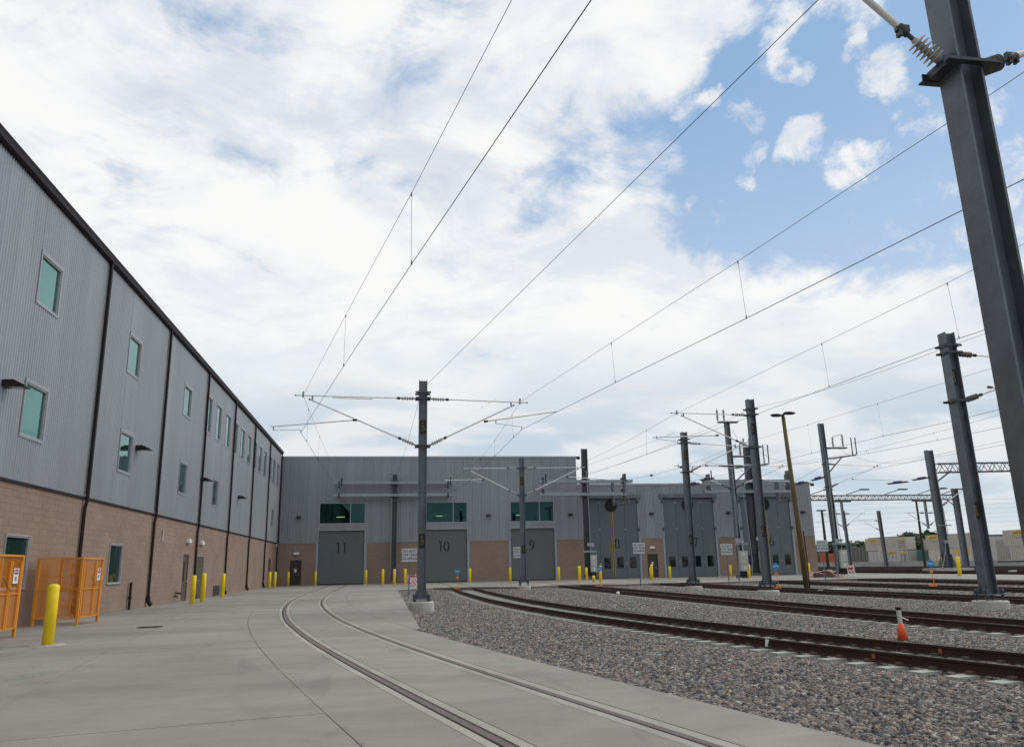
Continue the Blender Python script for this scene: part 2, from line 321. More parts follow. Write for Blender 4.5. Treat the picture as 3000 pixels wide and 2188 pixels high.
MT['yardbed'] = pmat('dark_yard_ballast', (.060, .042, .038), .95, 0, .35, 1.2)
MT['jersey'] = pmat('barrier_concrete', (.27, .275, .26), .9, 0, .15, .5)

# ------------------------------------------------------------------ mesh helpers
class MB:
    def __init__(s): s.v = []; s.f = []
    def quad(s, a, b, c, d):
        i = len(s.v); s.v += [tuple(a), tuple(b), tuple(c), tuple(d)]; s.f.append((i, i+1, i+2, i+3))
    def poly(s, pts):
        i = len(s.v); s.v += [tuple(p) for p in pts]; s.f.append(tuple(range(i, i+len(pts))))
    def box(s, x0, x1, y0, y1, z0, z1, m=None):
        i = len(s.v); P = [(x, y, z) for z in (z0, z1) for y in (y0, y1) for x in (x0, x1)]
        if m is not None: P = [tuple(m @ Vector(p)) for p in P]
        s.v += P
        s.f += [(i, i+2, i+3, i+1), (i+4, i+5, i+7, i+6), (i, i+1, i+5, i+4), (i+2, i+6, i+7, i+3), (i, i+4, i+6, i+2), (i+1, i+3, i+7, i+5)]
        return s
    def tube(s, pts, r, n=8, caps=True, r2=None):
        pts = [Vector(p) for p in pts]; k = len(pts); base = len(s.v); up0 = None
        for j, p in enumerate(pts):
            d = (pts[min(j+1, k-1)] - pts[max(j-1, 0)]).normalized()
            if up0 is None or abs(d.dot(up0)) > .98:
                up0 = Vector((0, 0, 1)) if abs(d.z) < .9 else Vector((0, 1, 0))
            a = d.cross(up0).normalized(); b = a.cross(d)
            rr = r if r2 is None else r + (r2-r)*j/(k-1)
            for i in range(n):
                t = 2*PI*i/n; s.v.append(tuple(p + a*(rr*math.cos(t)) + b*(rr*math.sin(t))))
        for j in range(k-1):
            for i in range(n):
                s.f.append((base+j*n+i, base+j*n+(i+1) % n, base+(j+1)*n+(i+1) % n, base+(j+1)*n+i))
        if caps:
            s.f.append(tuple(base+i for i in range(n))[::-1]); s.f.append(tuple(base+(k-1)*n+i for i in range(n)))
        return s
    def lathe(s, p, q, prof, n=14):
        """prof: (t along p->q, radius)"""
        p = Vector(p); q = Vector(q); d = (q-p); L = d.length; d.normalize()
        up = Vector((0, 0, 1)) if abs(d.z) < .9 else Vector((0, 1, 0)); a = d.cross(up).normalized(); b = a.cross(d); base = len(s.v)
        for t, r in prof:
            c = p + d*(t*L)
            for i in range(n):
                w = 2*PI*i/n; s.v.append(tuple(c + a*(r*math.cos(w)) + b*(r*math.sin(w))))
        for j in range(len(prof)-1):
            for i in range(n):
                s.f.append((base+j*n+i, base+j*n+(i+1) % n, base+(j+1)*n+(i+1) % n, base+(j+1)*n+i))
        s.f.append(tuple(base+i for i in range(n))[::-1]); s.f.append(tuple(base+(len(prof)-1)*n+i for i in range(n)))
        return s
    def prism(s, poly, z0, z1):
        i = len(s.v); n = len(poly); s.v += [(x, y, z0) for x, y in poly] + [(x, y, z1) for x, y in poly]
        s.f.append(tuple(range(i, i+n))[::-1]); s.f.append(tuple(range(i+n, i+2*n)))
        for k in range(n): s.f.append((i+k, i+(k+1) % n, i+n+(k+1) % n, i+n+k))
        return s
    def sweep(s, prof, path, closed=True):
        """prof: (lateral, z) ; path: list of (x, y, nx, ny) with n the unit normal to the right"""
        n = len(prof); base = len(s.v)
        for (x, y, nx, ny) in path:
            for (u, z) in prof: s.v.append((x+nx*u, y+ny*u, z))
        for j in range(len(path)-1):
            for i in range(n if closed else n-1):
                a = base+j*n+i; b = base+j*n+(i+1) % n; s.f.append((a, b, b+n, a+n))
        if closed:
            s.f.append(tuple(base+i for i in range(n))[::-1]); s.f.append(tuple(base+(len(path)-1)*n+i for i in range(n)))
        return s
    def mesh(s, name, mat, smooth=False):
        me = bpy.data.meshes.new(name); me.from_pydata(s.v, [], s.f)
        if mat is not None: me.materials.append(mat)
        if smooth:
            me.polygons.foreach_set('use_smooth', [True]*len(me.polygons))
        me.update(); return me
    def build(s, name, mat, parent=None, smooth=False, loc=None):
        return link(name, s.mesh(name, MT[mat] if isinstance(mat, str) else mat, smooth), parent, loc)
def link(name, me, parent=None, loc=None, rotz=None):
    o = bpy.data.objects.new(name, me); col.objects.link(o)
    if parent is not None: o.parent = parent
    if loc is not None: o.location = loc
    if rotz is not None: o.rotation_euler = (0, 0, rotz)
    return o
def tag(o, label=None, cat=None, group=None, kind=None):
    if label: o['label'] = label
    if cat: o['category'] = cat
    if group: o['group'] = group
    if kind: o['kind'] = kind
    return o
def thing(name, label, cat, loc=(0, 0, 0), rotz=0.0, group=None):
    o = bpy.data.objects.new(name, None); col.objects.link(o); o.location = loc; o.rotation_euler = (0, 0, rotz); o.empty_display_size = .2
    return tag(o, label, cat, group)
def copy_thing(src, loc, rotz, label):
    r = src.copy(); col.objects.link(r); r.location = loc; r.rotation_euler = (0, 0, rotz); r['label'] = label
    for ch in src.children:
        c = ch.copy(); col.objects.link(c); c.parent = r
        for g in ch.children:
            d = g.copy(); col.objects.link(d); d.parent = c
    return r
def lettering(txt, size, mat, parent, m4, name='lettering', align='CENTER', ext=.002, space=1.0):
    cu = bpy.data.curves.new(name, 'FONT'); cu.body = txt; cu.size = size; cu.align_x = align; cu.align_y = 'CENTER'; cu.extrude = ext; cu.space_line = space; cu.resolution_u = 3; cu.offset = size*.012
    tmp = bpy.data.objects.new('tmp', cu); col.objects.link(tmp); bpy.context.view_layer.update()
    me = bpy.data.meshes.new_from_object(tmp); bpy.data.objects.remove(tmp); me.materials.clear(); me.materials.append(MT[mat])
    me.transform(m4); o = link(name, me, parent); return o
def face_my(x, y, z, rz=0.0):      # text plane facing -Y (towards the camera)
    return Matrix.Translation((x, y, z)) @ Matrix.Rotation(rz, 4, 'Z') @ Matrix.Rotation(PI/2, 4, 'X')

def catmull(pts, step=.5):
    P = [Vector((p[0], p[1])) for p in pts]; P = [P[0]*2-P[1]] + P + [P[-1]*2-P[-2]]; outp = []
    for i in range(1, len(P)-2):
        n = max(1, int((P[i+1]-P[i]).length/step))
        for k in range(n):
            t = k/n; a, b, c, d = P[i-1], P[i], P[i+1], P[i+2]
            outp.append(.5*((2*b)+(c-a)*t+(2*a-5*b+4*c-d)*t*t+(3*b-a-3*c+d)*t**3))
    outp.append(P[-2]); return outp
def with_normals(pl):
    r = []
    for i, p in enumerate(pl):
        d = (pl[min(i+1, len(pl)-1)]-pl[max(i-1, 0)]).normalized(); r.append((p.x, p.y, d.y, -d.x))
    return r

# ------------------------------------------------------------------ tracks in plan (south to north)
C11 = [(6.0, -9), (4.7, -4.5), (3.55, 0), (2.65, 3.6), (1.75, 7.35), (1.38, 8.85), (.98, 10.5), (.15, 14.0), (-.88, 18.75), (-1.85, 24), (-2.45, 28), (-3.05, 33), (-3.5, 38), (-3.85, 44), (-4.1, 52), (-4.2, 60), (-4.25, 70), (-4.27, 82.0)]
C10 = [(13.4, 1), (11.4, 4.6), (9.85, 8.5), (8.9, 11.8), (7.95, 16), (7.25, 20.2), (6.7, 24), (6.2, 28.6), (5.85, 33), (5.6, 38), (5.5, 45), (5.5, 52), (5.7, 60), (5.95, 70), (5.97, 81.8)]
C9 = [(17.4, 4), (15.6, 9), (14.6, 13.5), (14.15, 17.2), (13.9, 21), (13.75, 27), (13.7, 35), (13.65, 45), (13.75, 60), (14.95, 75), (14.95, 81.6)]
C8 = [(24.6, 12), (23.3, 20), (22.55, 26), (22.15, 31), (21.75, 38), (21.4, 48), (21.3, 58), (22.3, 68), (23.35, 75), (23.35, 81.5)]
C7 = [(30.8, 18), (29.8, 25), (29.3, 33), (29.15, 42), (29.15, 58), (30.6, 68), (31.8, 76), (31.8, 81.4)]
C6 = [(37.6, 28), (36.8, 38), (36.75, 48), (36.9, 58), (38.6, 68), (40.4, 76), (40.4, 81.3)]
P11 = with_normals(catmull(C11)); P10 = with_normals(catmull(C10)); P9 = with_normals(catmull(C9)); P8 = with_normals(catmull(C8)); P7 = with_normals(catmull(C7)); P6 = with_normals(catmull(C6))
def at_y(P, y):
    ys = [p[1] for p in P]; return float(np.interp(y, ys, [p[0] for p in P]))
def sub(P, y0, y1): return [p for p in P if y0 <= p[1] <= y1]

# ------------------------------------------------------------------ ground
g = MB(); S = 3500
g.quad((-S, -S, -.34), (S, -S, -.34), (S, S, -.34), (-S, S, -.34))
tag(g.build('ground', 'dirt'), kind='structure')
WX = -10.4607                                                # face of the long building
FY = lambda X: 82.134 - .0161*(X - WX)                       # face of the far shed
EDGE_X = .9
def conc_edge(y):                                            # right-hand edge of the paving beside the gravel
    if y > 19.6: return EDGE_X
    i = min(range(len(P11)), key=lambda k: abs(P11[k][1]+P11[k][3]*1.9-y)); return P11[i][0]+P11[i][2]*1.9

paving = bpy.data.objects.new('concrete_paving', None); col.objects.link(paving); paving['kind'] = 'structure'
def slab(poly, name='slab', mat='concrete', z1=0.0, z0=-.16):
    # shrink a little for the joint
    cx = sum(p[0] for p in poly)/len(poly); cy = sum(p[1] for p in poly)/len(poly)
    q = []
    n = len(poly)
    for i, p in enumerate(poly):
        a = Vector(poly[i-1]); b = Vector(p); c = Vector(poly[(i+1) % n]); e1 = (b-a).normalized(); e2 = (c-b).normalized()
        nn_ = (Vector((-e1.y, e1.x))+Vector((-e2.y, e2.x)));
        if nn_.length < 1e-6: nn_ = Vector((-e1.y, e1.x))
        nn_.normalize(); q.append(b+nn_*.006)
    m = MB().prism([(p.x, p.y) for p in q], z0, z1+random.uniform(-.0015, .0015)); return m.build(name, mat, paving)
# stations along track 11
arc = [0.0]
for i in range(1, len(P11)): arc.append(arc[-1] + math.hypot(P11[i][0]-P11[i-1][0], P11[i][1]-P11[i-1][1]))
def st(s):
    i = int(np.searchsorted(arc, s)); i = max(1, min(i, len(arc)-1)); t = (s-arc[i-1])/(arc[i]-arc[i-1]); a, b = P11[i-1], P11[i]
    v = [a[k]+(b[k]-a[k])*t for k in range(4)]; L = math.hypot(v[2], v[3]); return (v[0], v[1], v[2]/L, v[3]/L)
def off(s, u): x, y, nx, ny = st(s); return (x+nx*u, y+ny*u)
s_end = [a for a, p in zip(arc, P11) if p[1] <= 57.0][-1]
NST = 14; sts = [s_end*k/NST for k in range(NST+1)]
def strip(u0, u1, s0, s1, nsub=4):
    left = [off(s0+(s1-s0)*k/nsub, u0) for k in range(nsub+1)]; right = [off(s0+(s1-s0)*k/nsub, u1) for k in range(nsub+1)]
    return right + left[::-1]        # counter-clockwise
for k in range(NST):
    s0, s1 = sts[k], sts[k+1]
    for (u0, u1) in ((-1.86, -.93), (-.555, .555), (.93, 1.9)): slab(strip(u0, u1, s0, s1))
    # towards the long building: three bays
    def wallpt(s, f):
        x, y, nx, ny = st(s); a = (x-nx*1.86, y-ny*1.86); t = (a[0]-WX)/nx; return (a[0]-nx*t*f, a[1]-ny*t*f)
    for f0, f1 in ((0, .34), (.34, .67), (.67, 1)):
        nsub = 3; L = [wallpt(s0+(s1-s0)*q/nsub, f1) for q in range(nsub+1)]; R = [wallpt(s0+(s1-s0)*q/nsub, f0) for q in range(nsub+1)]
        slab(R + L[::-1])
    # wedge towards the gravel
    ya, yb = off(s0, 1.9)[1], off(s1, 1.9)[1]
    if yb > 20:
        yy = max(ya, 19.6); pts = [p for p in (off(s0+(s1-s0)*q/4, 1.9) for q in range(5)) if p[1] >= yy-.01]
        xr = EDGE_X
        if pts[0][0] < xr-.05:
            slab([(xr, pts[0][1])] + [(xr, pts[-1][1])] + pts[::-1])
# grout bands beside the embedded rails, continuous strips as parts of the paving
for u0, u1 in ((-.925, -.825), (-.672, -.56), (.56, .678), (.791, .925)):
    m = MB(); m.sweep([(u0, -.1), (u1, -.1), (u1, -.0015), (u0, -.0015)], sub(P11, -9, 57.2)); m.build('grout_band', 'grout', paving)
base = MB(); base.quad((WX, -9, -.10), (1.0, -9, -.10), (1.0, 82, -.10), (WX, 82, -.10)); base.quad((1.0, -9, -.10), (9, -9, -.10), (4.0, 6, -.10), (1.0, 19.6, -.10)); base.build('joint_filler', 'groove', paving)
# apron across the doors
AP = [(.9, 57.1), (3.6, 60.9), (7.4, 60.2), (9.3, 57.7), (10.6, 58.0), (13.0, 60.6), (15.2, 60.0), (17.2, 58.2), (20.1, 59.9), (22.5, 59.6), (24.3, 57.9), (26.4, 58.3), (29.3, 60.2), (31.4, 58.6), (35, 58.9), (37.5, 58.9), (39.5, 57.0)]
xs = [-10.4607, -4.2, .9] + [3.6+4.4875*k for k in range(1, 8)] + [39.5]
slab([(WX, 57.1), (.9, 57.1), (.9, 62.4), (WX, 62.4)])
for a, b in zip(AP[:-1], AP[1:]):
    slab([a, b, (b[0], 62.4), (a[0], 62.4)])
m = MB(); m.prism(AP + [(39.4, 62), (1.0, 62)], -.20, -.03); m.build('apron_edge', 'edge', paving)
ys = [62.4, 67.4, 72.4, 77.4, 82.6]
for i in range(len(xs)-1):
    for j in range(4): slab([(xs[i], ys[j]), (xs[i+1], ys[j]), (xs[i+1], ys[j+1]), (xs[i], ys[j+1])])
# service road along the yard
road = bpy.data.objects.new('service_road', None); col.objects.link(road); road['kind'] = 'structure'
for j in range(-2, 22):
    for x0, x1 in ((39.5, 45), (45, 50.6)):
        m = MB().prism([(x0+.01, 20+7*j+.01), (x1-.01, 20+7*j+.01), (x1-.01, 27+7*j-.01), (x0+.01, 27+7*j-.01)], -.16, .0); m.build('slab', 'concrete', road)
# scattered dry leaves by the front bollard
for k in range(16):
    a = random.uniform(0, 2*PI); r = random.uniform(.3, 1.6); c = Vector((-7.1+r*math.cos(a), 19.0+r*.8*math.sin(a), .008)); m = MB(); s_ = random.uniform(.02, .05); t = random.uniform(0, PI)
    m.poly([(s_*math.cos(t+q*PI/3)*(.6+.5*random.random()), s_*math.sin(t+q*PI/3)*.6, .006*random.random()) for q in range(6)]); m.build('fallen_leaf', 'debris', paving, loc=c)

MT['teal'] = None
def paint_mat():
    m, t, b = new_mat('survey_paint'); b.inputs['Base Color'].default_value = (.16, .42, .34, 1); b.inputs['Roughness'].default_value = .8
    nn = t.nodes; g = nn.new('ShaderNodeNewGeometry'); n = nn.new('ShaderNodeTexNoise'); n.inputs['Scale'].default_value = 14; n.inputs['Detail'].default_value = 7; n.inputs['Roughness'].default_value = .8; t.links.new(g.outputs['Position'], n.inputs[0])
    v = nn.new('ShaderNodeMapRange'); t.links.new(n.outputs[0], v.inputs[0]); v.inputs[1].default_value = .50; v.inputs[2].default_value = .66; v.inputs[4].default_value = .55; t.links.new(v.outputs[0], b.inputs['Alpha']); return m
MT['teal'] = paint_mat()
for p0, p1, w in (((1290, 1868), (1345, 1880), .12), ((1360, 1893), (1440, 1905), .14), ((1470, 1928), (1520, 1938), .12), ((20, 1990), (180, 1962), .16), ((60, 1965), (110, 1950), .12), ((230, 1950), (330, 1940), .10)):
    a, b = G(*p0, .004), G(*p1, .004); n = Vector((-(b-a).y, (b-a).x, 0)).normalized()*w; m = MB(); m.quad(a-n, b-n, b+n, a+n); m.build('survey_mark', MT['teal'], paving)
# ballast bed with real stones
TR = [P10, P9, P8, P7, P6]
TRI = [(np.array([p[1] for p in P]), np.array([p[0] for p in P])) for P in TR]
def bed_z(x, y):
    d = min(abs(x-float(np.interp(y, Y_, X_))) for Y_, X_ in TRI)
    z = -.232 + .075*max(0, min(1, (d-1.25)/.9))
    e = x-conc_edge(y)
    if e < 1.2: z += (.075)*(1-max(0, e)/1.2)
    return z
rows = []; y = 2.0
while y < 62.5:
    rows.append(y); y += .35 if y < 25 else .7
bv, bf, dens = [], [], []
NX = 72
for y in rows:
    x0 = conc_edge(y)+.01; x1 = min(39.45, y*1.02+5.5)
    for i in range(NX+1):
        t = i/NX; t = t**1.25; x = x0+(x1-x0)*t
        bv.append((x, y, bed_z(x, y)+rng.uniform(-.012, .012)))
        dens.append(y)
for j in range(len(rows)-1):
    for i in range(NX):
        a = j*(NX+1)+i; bf.append((a, a+1, a+NX+2, a+NX+1))
me = bpy.data.meshes.new('ballast'); me.from_pydata(bv, [], bf); me.materials.append(MT['bed']); me.polygons.foreach_set('use_smooth', [True]*len(me.polygons)); me.update()
at_ = me.attributes.new('yy', 'FLOAT', 'POINT'); at_.data.foreach_set('value', dens)
bed = link('ballast', me); bed['kind'] = 'stuff'
# rock prototypes, kept out of the scene collection
rocks = bpy.data.collections.new('rock_shapes')
import bmesh
for k in range(9):
    bm = bmesh.new(); bmesh.ops.create_icosphere(bm, subdivisions=1 if k % 3 else 2, radius=1)
    sx, sy, sz = random.uniform(.8, 1.25), random.uniform(.65, 1.0), random.uniform(.45, .8)
    pl = [(Vector((random.gauss(0, 1), random.gauss(0, 1), random.gauss(0, 1))).normalized(), random.uniform(.55, .85)) for _ in range(9)]
    for v in bm.verts:
        c = v.co.copy()
        for n_, d_ in pl:
            q = c.dot(n_)
            if q > d_: c -= n_*(q-d_)
        c *= random.uniform(.94, 1.06); v.co = Vector((c.x*sx, c.y*sy, c.z*sz))
    rm = bpy.data.meshes.new('rock'); bm.to_mesh(rm); bm.free(); rm.materials.append(MT['stone']); ro = bpy.data.objects.new('rock', rm); rocks.objects.link(ro)
ng = bpy.data.node_groups.new('scatter_stones', 'GeometryNodeTree')
ng.interface.new_socket('Geometry', in_out='INPUT', socket_type='NodeSocketGeometry'); ng.interface.new_socket('Geometry', in_out='OUTPUT', socket_type='NodeSocketGeometry')
gi = ng.nodes.new('NodeGroupInput'); go = ng.nodes.new('NodeGroupOutput'); jn = ng.nodes.new('GeometryNodeJoinGeometry')
ng.links.new(gi.outputs[0], jn.inputs[0])
na = ng.nodes.new('GeometryNodeInputNamedAttribute'); na.data_type = 'FLOAT'; na.inputs[0].default_value = 'yy'
ci = ng.nodes.new('GeometryNodeCollectionInfo'); ci.inputs[0].default_value = rocks; ci.inputs[1].default_value = True; ci.inputs[2].default_value = True
for (y0, y1, den, s0, s1, seed) in ((2, 16, 560, .021, .042, 1), (2, 16, 60, .040, .056, 2), (15.5, 30, 360, .026, .050, 3), (29, 63, 180, .038, .062, 4)):
    cmp1 = ng.nodes.new('FunctionNodeCompare'); cmp1.data_type = 'FLOAT'; cmp1.operation = 'GREATER_THAN'; cmp1.inputs[1].default_value = y0; ng.links.new(na.outputs[0], cmp1.inputs[0])
    cmp2 = ng.nodes.new('FunctionNodeCompare'); cmp2.data_type = 'FLOAT'; cmp2.operation = 'LESS_THAN'; cmp2.inputs[1].default_value = y1; ng.links.new(na.outputs[0], cmp2.inputs[0])
    bo = ng.nodes.new('FunctionNodeBooleanMath'); bo.operation = 'AND'; ng.links.new(cmp1.outputs[0], bo.inputs[0]); ng.links.new(cmp2.outputs[0], bo.inputs[1])
    dp = ng.nodes.new('GeometryNodeDistributePointsOnFaces'); ng.links.new(gi.outputs[0], dp.inputs['Mesh']); dp.inputs['Density'].default_value = den; dp.inputs['Seed'].default_value = seed; ng.links.new(bo.outputs[0], dp.inputs['Selection'])
    ip = ng.nodes.new('GeometryNodeInstanceOnPoints'); ng.links.new(dp.outputs[0], ip.inputs['Points']); ng.links.new(ci.outputs[0], ip.inputs['Instance']); ip.inputs['Pick Instance'].default_value = True
    rr = ng.nodes.new('FunctionNodeRandomValue'); rr.data_type = 'FLOAT_VECTOR'; rr.inputs[0].default_value = (-.6, -.6, 0); rr.inputs[1].default_value = (.6, .6, 6.283); ng.links.new(rr.outputs[0], ip.inputs['Rotation'])
    rs = ng.nodes.new('FunctionNodeRandomValue'); rs.data_type = 'FLOAT'; rs.inputs[2].default_value = s0; rs.inputs[3].default_value = s1; rs.inputs['Seed'].default_value = seed+10
    ng.links.new(rs.outputs[1], ip.inputs['Scale']); ng.links.new(ip.outputs[0], jn.inputs[0])
ng.links.new(jn.outputs[0], go.inputs[0])
md = bed.modifiers.new('stones', 'NODES'); md.node_group = ng

# ------------------------------------------------------------------ tracks
RAILP = [(-.07, -.17), (.07, -.17), (.07, -.158), (.012, -.14), (.010, -.045), (.036, -.035), (.036, -.003), (.028, 0), (-.028, 0), (-.036, -.003), (-.036, -.035), (-.010, -.045), (-.012, -.14), (-.07, -.158)]
def shift(prof, u): return [(a+u, z) for a, z in prof]
tie_m = MB(); tie_m.prism([(-1.25, -.12), (1.25, -.12), (1.25, .12), (-1.25, .12)], -.34, -.172)
tie_mesh = tie_m.mesh('tie', MT['tie'])
def open_track(P, y0, y1, label, spacing=.61):
    t = thing('railway_track', label, 'railway track', (0, 0, 0), 0, 'rusty tracks running in gravel to the shed doors')
    pp = sub(P, y0, y1)
    for u in (-.7525, .7525):
        MB().sweep(shift(RAILP, u), pp).build('rail', 'rail', t)
    s = 0; last = 0; clips = MB(); d = 0
    for i in range(1, len(pp)):
        a, b = pp[i-1], pp[i]; L = math.hypot(b[0]-a[0], b[1]-a[1])
        while last <= d+L:
            f = (last-d)/L; x, y_ = a[0]+(b[0]-a[0])*f, a[1]+(b[1]-a[1])*f; nx, ny = a[2], a[3]
            if y_ > 2 and y_ < 57.6:
                o = link('tie', tie_mesh, t, (x, y_, random.uniform(-.006, .004)), math.atan2(ny, nx)+random.uniform(-.012, .012))
                for u in (-.7525, .7525):
                    for e in (-1, 1):
                        mm = Matrix.Translation((x+nx*(u+e*.10), y_+ny*(u+e*.10), -.16)) @ Matrix.Rotation(math.atan2(ny, nx), 4, 'Z')
                        clips.box(-.045, .045, -.05, .05, -.012, .035, mm)
            last += spacing
        d += L
    c = clips.build('rail_clip', 'clip', t); c['kind'] = 'stuff'
    return t
near_track = open_track(P10, 1, 60.4, 'nearest rusty track curving in the gravel towards door ten')
for pp_, u_ in (((2504, 1924), -.768), ((2707, 1904), .738)):       # orange spray marks on the rail webs
    g_ = G(pp_[0], pp_[1], -.09); k_ = min(range(len(P10)), key=lambda k: abs(P10[k][1]+P10[k][3]*u_-g_.y)); x_, y_, nx_, ny_ = P10[k_]
    MB().box(-.002, .002, -.035, .035, -.135, -.045, Matrix.Translation((x_+nx_*u_, y_+ny_*u_, 0)) @ Matrix.Rotation(math.atan2(ny_, nx_), 4, 'Z')).build('spray_mark', 'rustmark', near_track)
open_track(P9, 4, 60.4, 'second rusty track in the gravel leading to door nine, behind the orange marker post')
open_track(P8, 12, 59.8, 'rusty track passing behind the gravel-side poles towards door eight')
open_track(P7, 18, 59.8, 'rusty track leading to door seven, under the orange derail clamp')
open_track(P6, 28, 59, 'farthest rusty track in the gravel, beside the service road')
def embedded(P, y0, y1, label, deep):
    t = thing('embedded_track', label, 'railway track')
    pp = sub(P, y0, y1)
    z = -.002 if deep else .006
    for u, sgn in ((-.7525, -1), (.7525, 1)):
        MB().sweep([(u-.036, z-.09), (u+.036, z-.09), (u+.036, z-.004), (u+.028, z), (u-.028, z), (u-.036, z-.004)], pp).build('rail', 'railtop', t)
        if deep and sgn < 0:
            a, b = sorted((u-sgn*.037, u-sgn*.080)); MB().sweep([(a, -.09), (b, -.09), (b, -.012), (a, -.012)], pp).build('flangeway', 'flange', t)
        if not deep:
            MB().sweep([(u-.08, .002), (u+.08, .002), (u+.08, .004), (u-.08, .004)], pp).build('flangeway', 'flange', t)
    return t
embedded(P11, -9, 57.2, 'twin grooved rails set in the concrete, curving to door eleven', True)
embedded(P11, 57.0, 82, 'straight end of the paved track running under door eleven', False)
for P, n, yy in ((P10, 10, 60.2), (P9, 9, 60.2), (P8, 8, 59.6), (P7, 7, 59.6), (P6, 6, 58.6)):
    embedded(P, yy, 81.7, 'short flush rails crossing the apron to door %s' % {10: 'ten', 9: 'nine', 8: 'eight', 7: 'seven', 6: 'six'}[n], False)

# far yard
yb = MB(); yb.quad((50.6, -20, -.12), (118, -20, -.12), (118, 420, -.12), (50.6, 420, -.12)); tag(yb.build('yard_gravel', 'yardbed'), kind='structure')
for k in range(9):
    X = 53.5+4.6*k
    t = thing('yard_track', ['rusty yard track next to the service road', 'second', 'third', 'fourth', 'fifth', 'sixth', 'seventh', 'eighth', 'last rusty yard track, beside the barrier blocks'][k]+('' if k in (0, 8) else ' rusty yard track counted from the service road'), 'railway track', (X, 0, 0), 0, 'storage yard tracks')
    for u in (-.75, .75):
        m = MB(); m.sweep(shift(RAILP, u), [(0, 25, 1, 0), (0, 400, 1, 0)]); m.build('rail', 'rail', t, loc=(0, 0, .08))

# ------------------------------------------------------------------ long building on the left
LB = thing('long_building', 'long grey ribbed-metal building over a brown block base along the left', 'building', (WX, 0, 0))
HB, HR = 4.03, 13.0
m = MB(); m.box(-32, -.12, -14, 81.9, 0, HR-.1); m.build('core', 'interior', LB)
m = MB(); m.quad((-32, -14, HR+.05), (.1, -14, HR+.05), (.1, 82.1, HR+.05), (-32, 82.1, HR+.05)); m.build('roof', 'dark', LB)
W = 1.66
openL = []       # (y0,y1,z0,z1,kind)
for y0 in (24.4, 33.1, 42.35): openL.append((y0, y0+W, 9.36, 11.06, 'win'))
openL += [(15.6, 15.6+W, 9.36, 11.06, 'win'), (15.6, 15.6+W, 5.34, 7.1, 'win')]
for y0 in (24.42, 33.12, 42.58, 50.8, 76.9): openL.append((y0, y0+W, 5.34, 7.08, 'win'))
for y0 in (47.56, 50.45, 53.52, 56.32, 59.2, 62.12, 65.0, 67.75, 70.6, 73.9, 76.4, 79.2): openL.append((y0, y0+W-.08, 9.36, 11.66, 'win'))
for y0 in (15.6, 24.43, 33.2): openL.append((y0, y0+1.6, 1.06, 2.61, 'gwin'))
openL += [(45.0, 46.12, 0, 2.38, 'door'), (47.75, 50.0, 0, 2.38, 'ddoor'), (76.8, 78.1, 0, 2.5, 'door')]
def segs(z0, z1, u0, u1, ops):
    um = (u0+u1)/2; cuts = [(a[2], a[3]) for a in ops if a[0] < um < a[1]]; out_ = []; z = z0
    for c0, c1 in sorted(cuts):
        if c0 > z: out_.append((z, min(c0, z1)))
        z = max(z, c1)
    if z < z1: out_.append((z, z1))
    return out_
def wall_sheet(parent, name, mat, x0, x1, u0, u1, z0, z1, ops):
    m = MB(); cuts = sorted(set([u0, u1]+[o[0] for o in ops if u0 < o[0] < u1]+[o[1] for o in ops if u0 < o[1] < u1]))
    for a, b in zip(cuts[:-1], cuts[1:]):
        for za, zb in segs(z0, z1, a, b, ops): m.box(x0, x1, a, b, za, zb)
    m.build(name, mat, parent)
def siding(parent, axis, u0, u1, z0, z1, ops, pitch, depth, pw, sgn=1):
    """vertical ribbed sheets; axis 'y': wall normal +X, 'x': wall normal -Y"""
    n = math.ceil((u1-u0)/pw-.02)
    for k in range(n):
        a = u0+pw*k+.005; b = min(u0+pw*(k+1)-.005, u1)
        if axis == 'y' and b < 10 and k % 1 == 0 and b < 8: continue
        xs_ = [(a, 0)]; x = a-.005
        while x < b-.02:
            for f, d in ((.10, 0), (.28, depth), (.62, depth), (.80, 0)):
                q = x+pitch*f
                if q < b-.004: xs_.append((q, d))
            x += pitch
        xs_.append((b, 0))
        for o in ops:
            for e in (o[0], o[1]):
                if a < e < b:
                    d = float(np.interp(e, [p[0] for p in xs_], [p[1] for p in xs_])); xs_.append((e, d))
        xs_.sort(); m = MB()
        for (p, dp), (q, dq) in zip(xs_[:-1], xs_[1:]):
            if q-p < 1e-5: continue
            for za, zb in segs(z0, z1, p, q, ops):
                if axis == 'y': m.quad((dp, p, za), (dq, q, za), (dq, q, zb), (dp, p, zb))
                else: m.quad((p, -dp, za), (q, -dq, za), (q, -dq, zb), (p, -dp, zb))
        if m.f: m.build('siding_panel', 'siding', parent)
metal_ops = [(o[0], o[1], o[2], o[3]) for o in openL if o[4] == 'win']
siding(LB, 'y', 0, 82.0, HB+.06, HR-.05, metal_ops, .1525, .026, .915)
wall_sheet(LB, 'backing_sheet', 'galvdark', -.115, -.02, 6, 82.05, HB, HR, metal_ops)
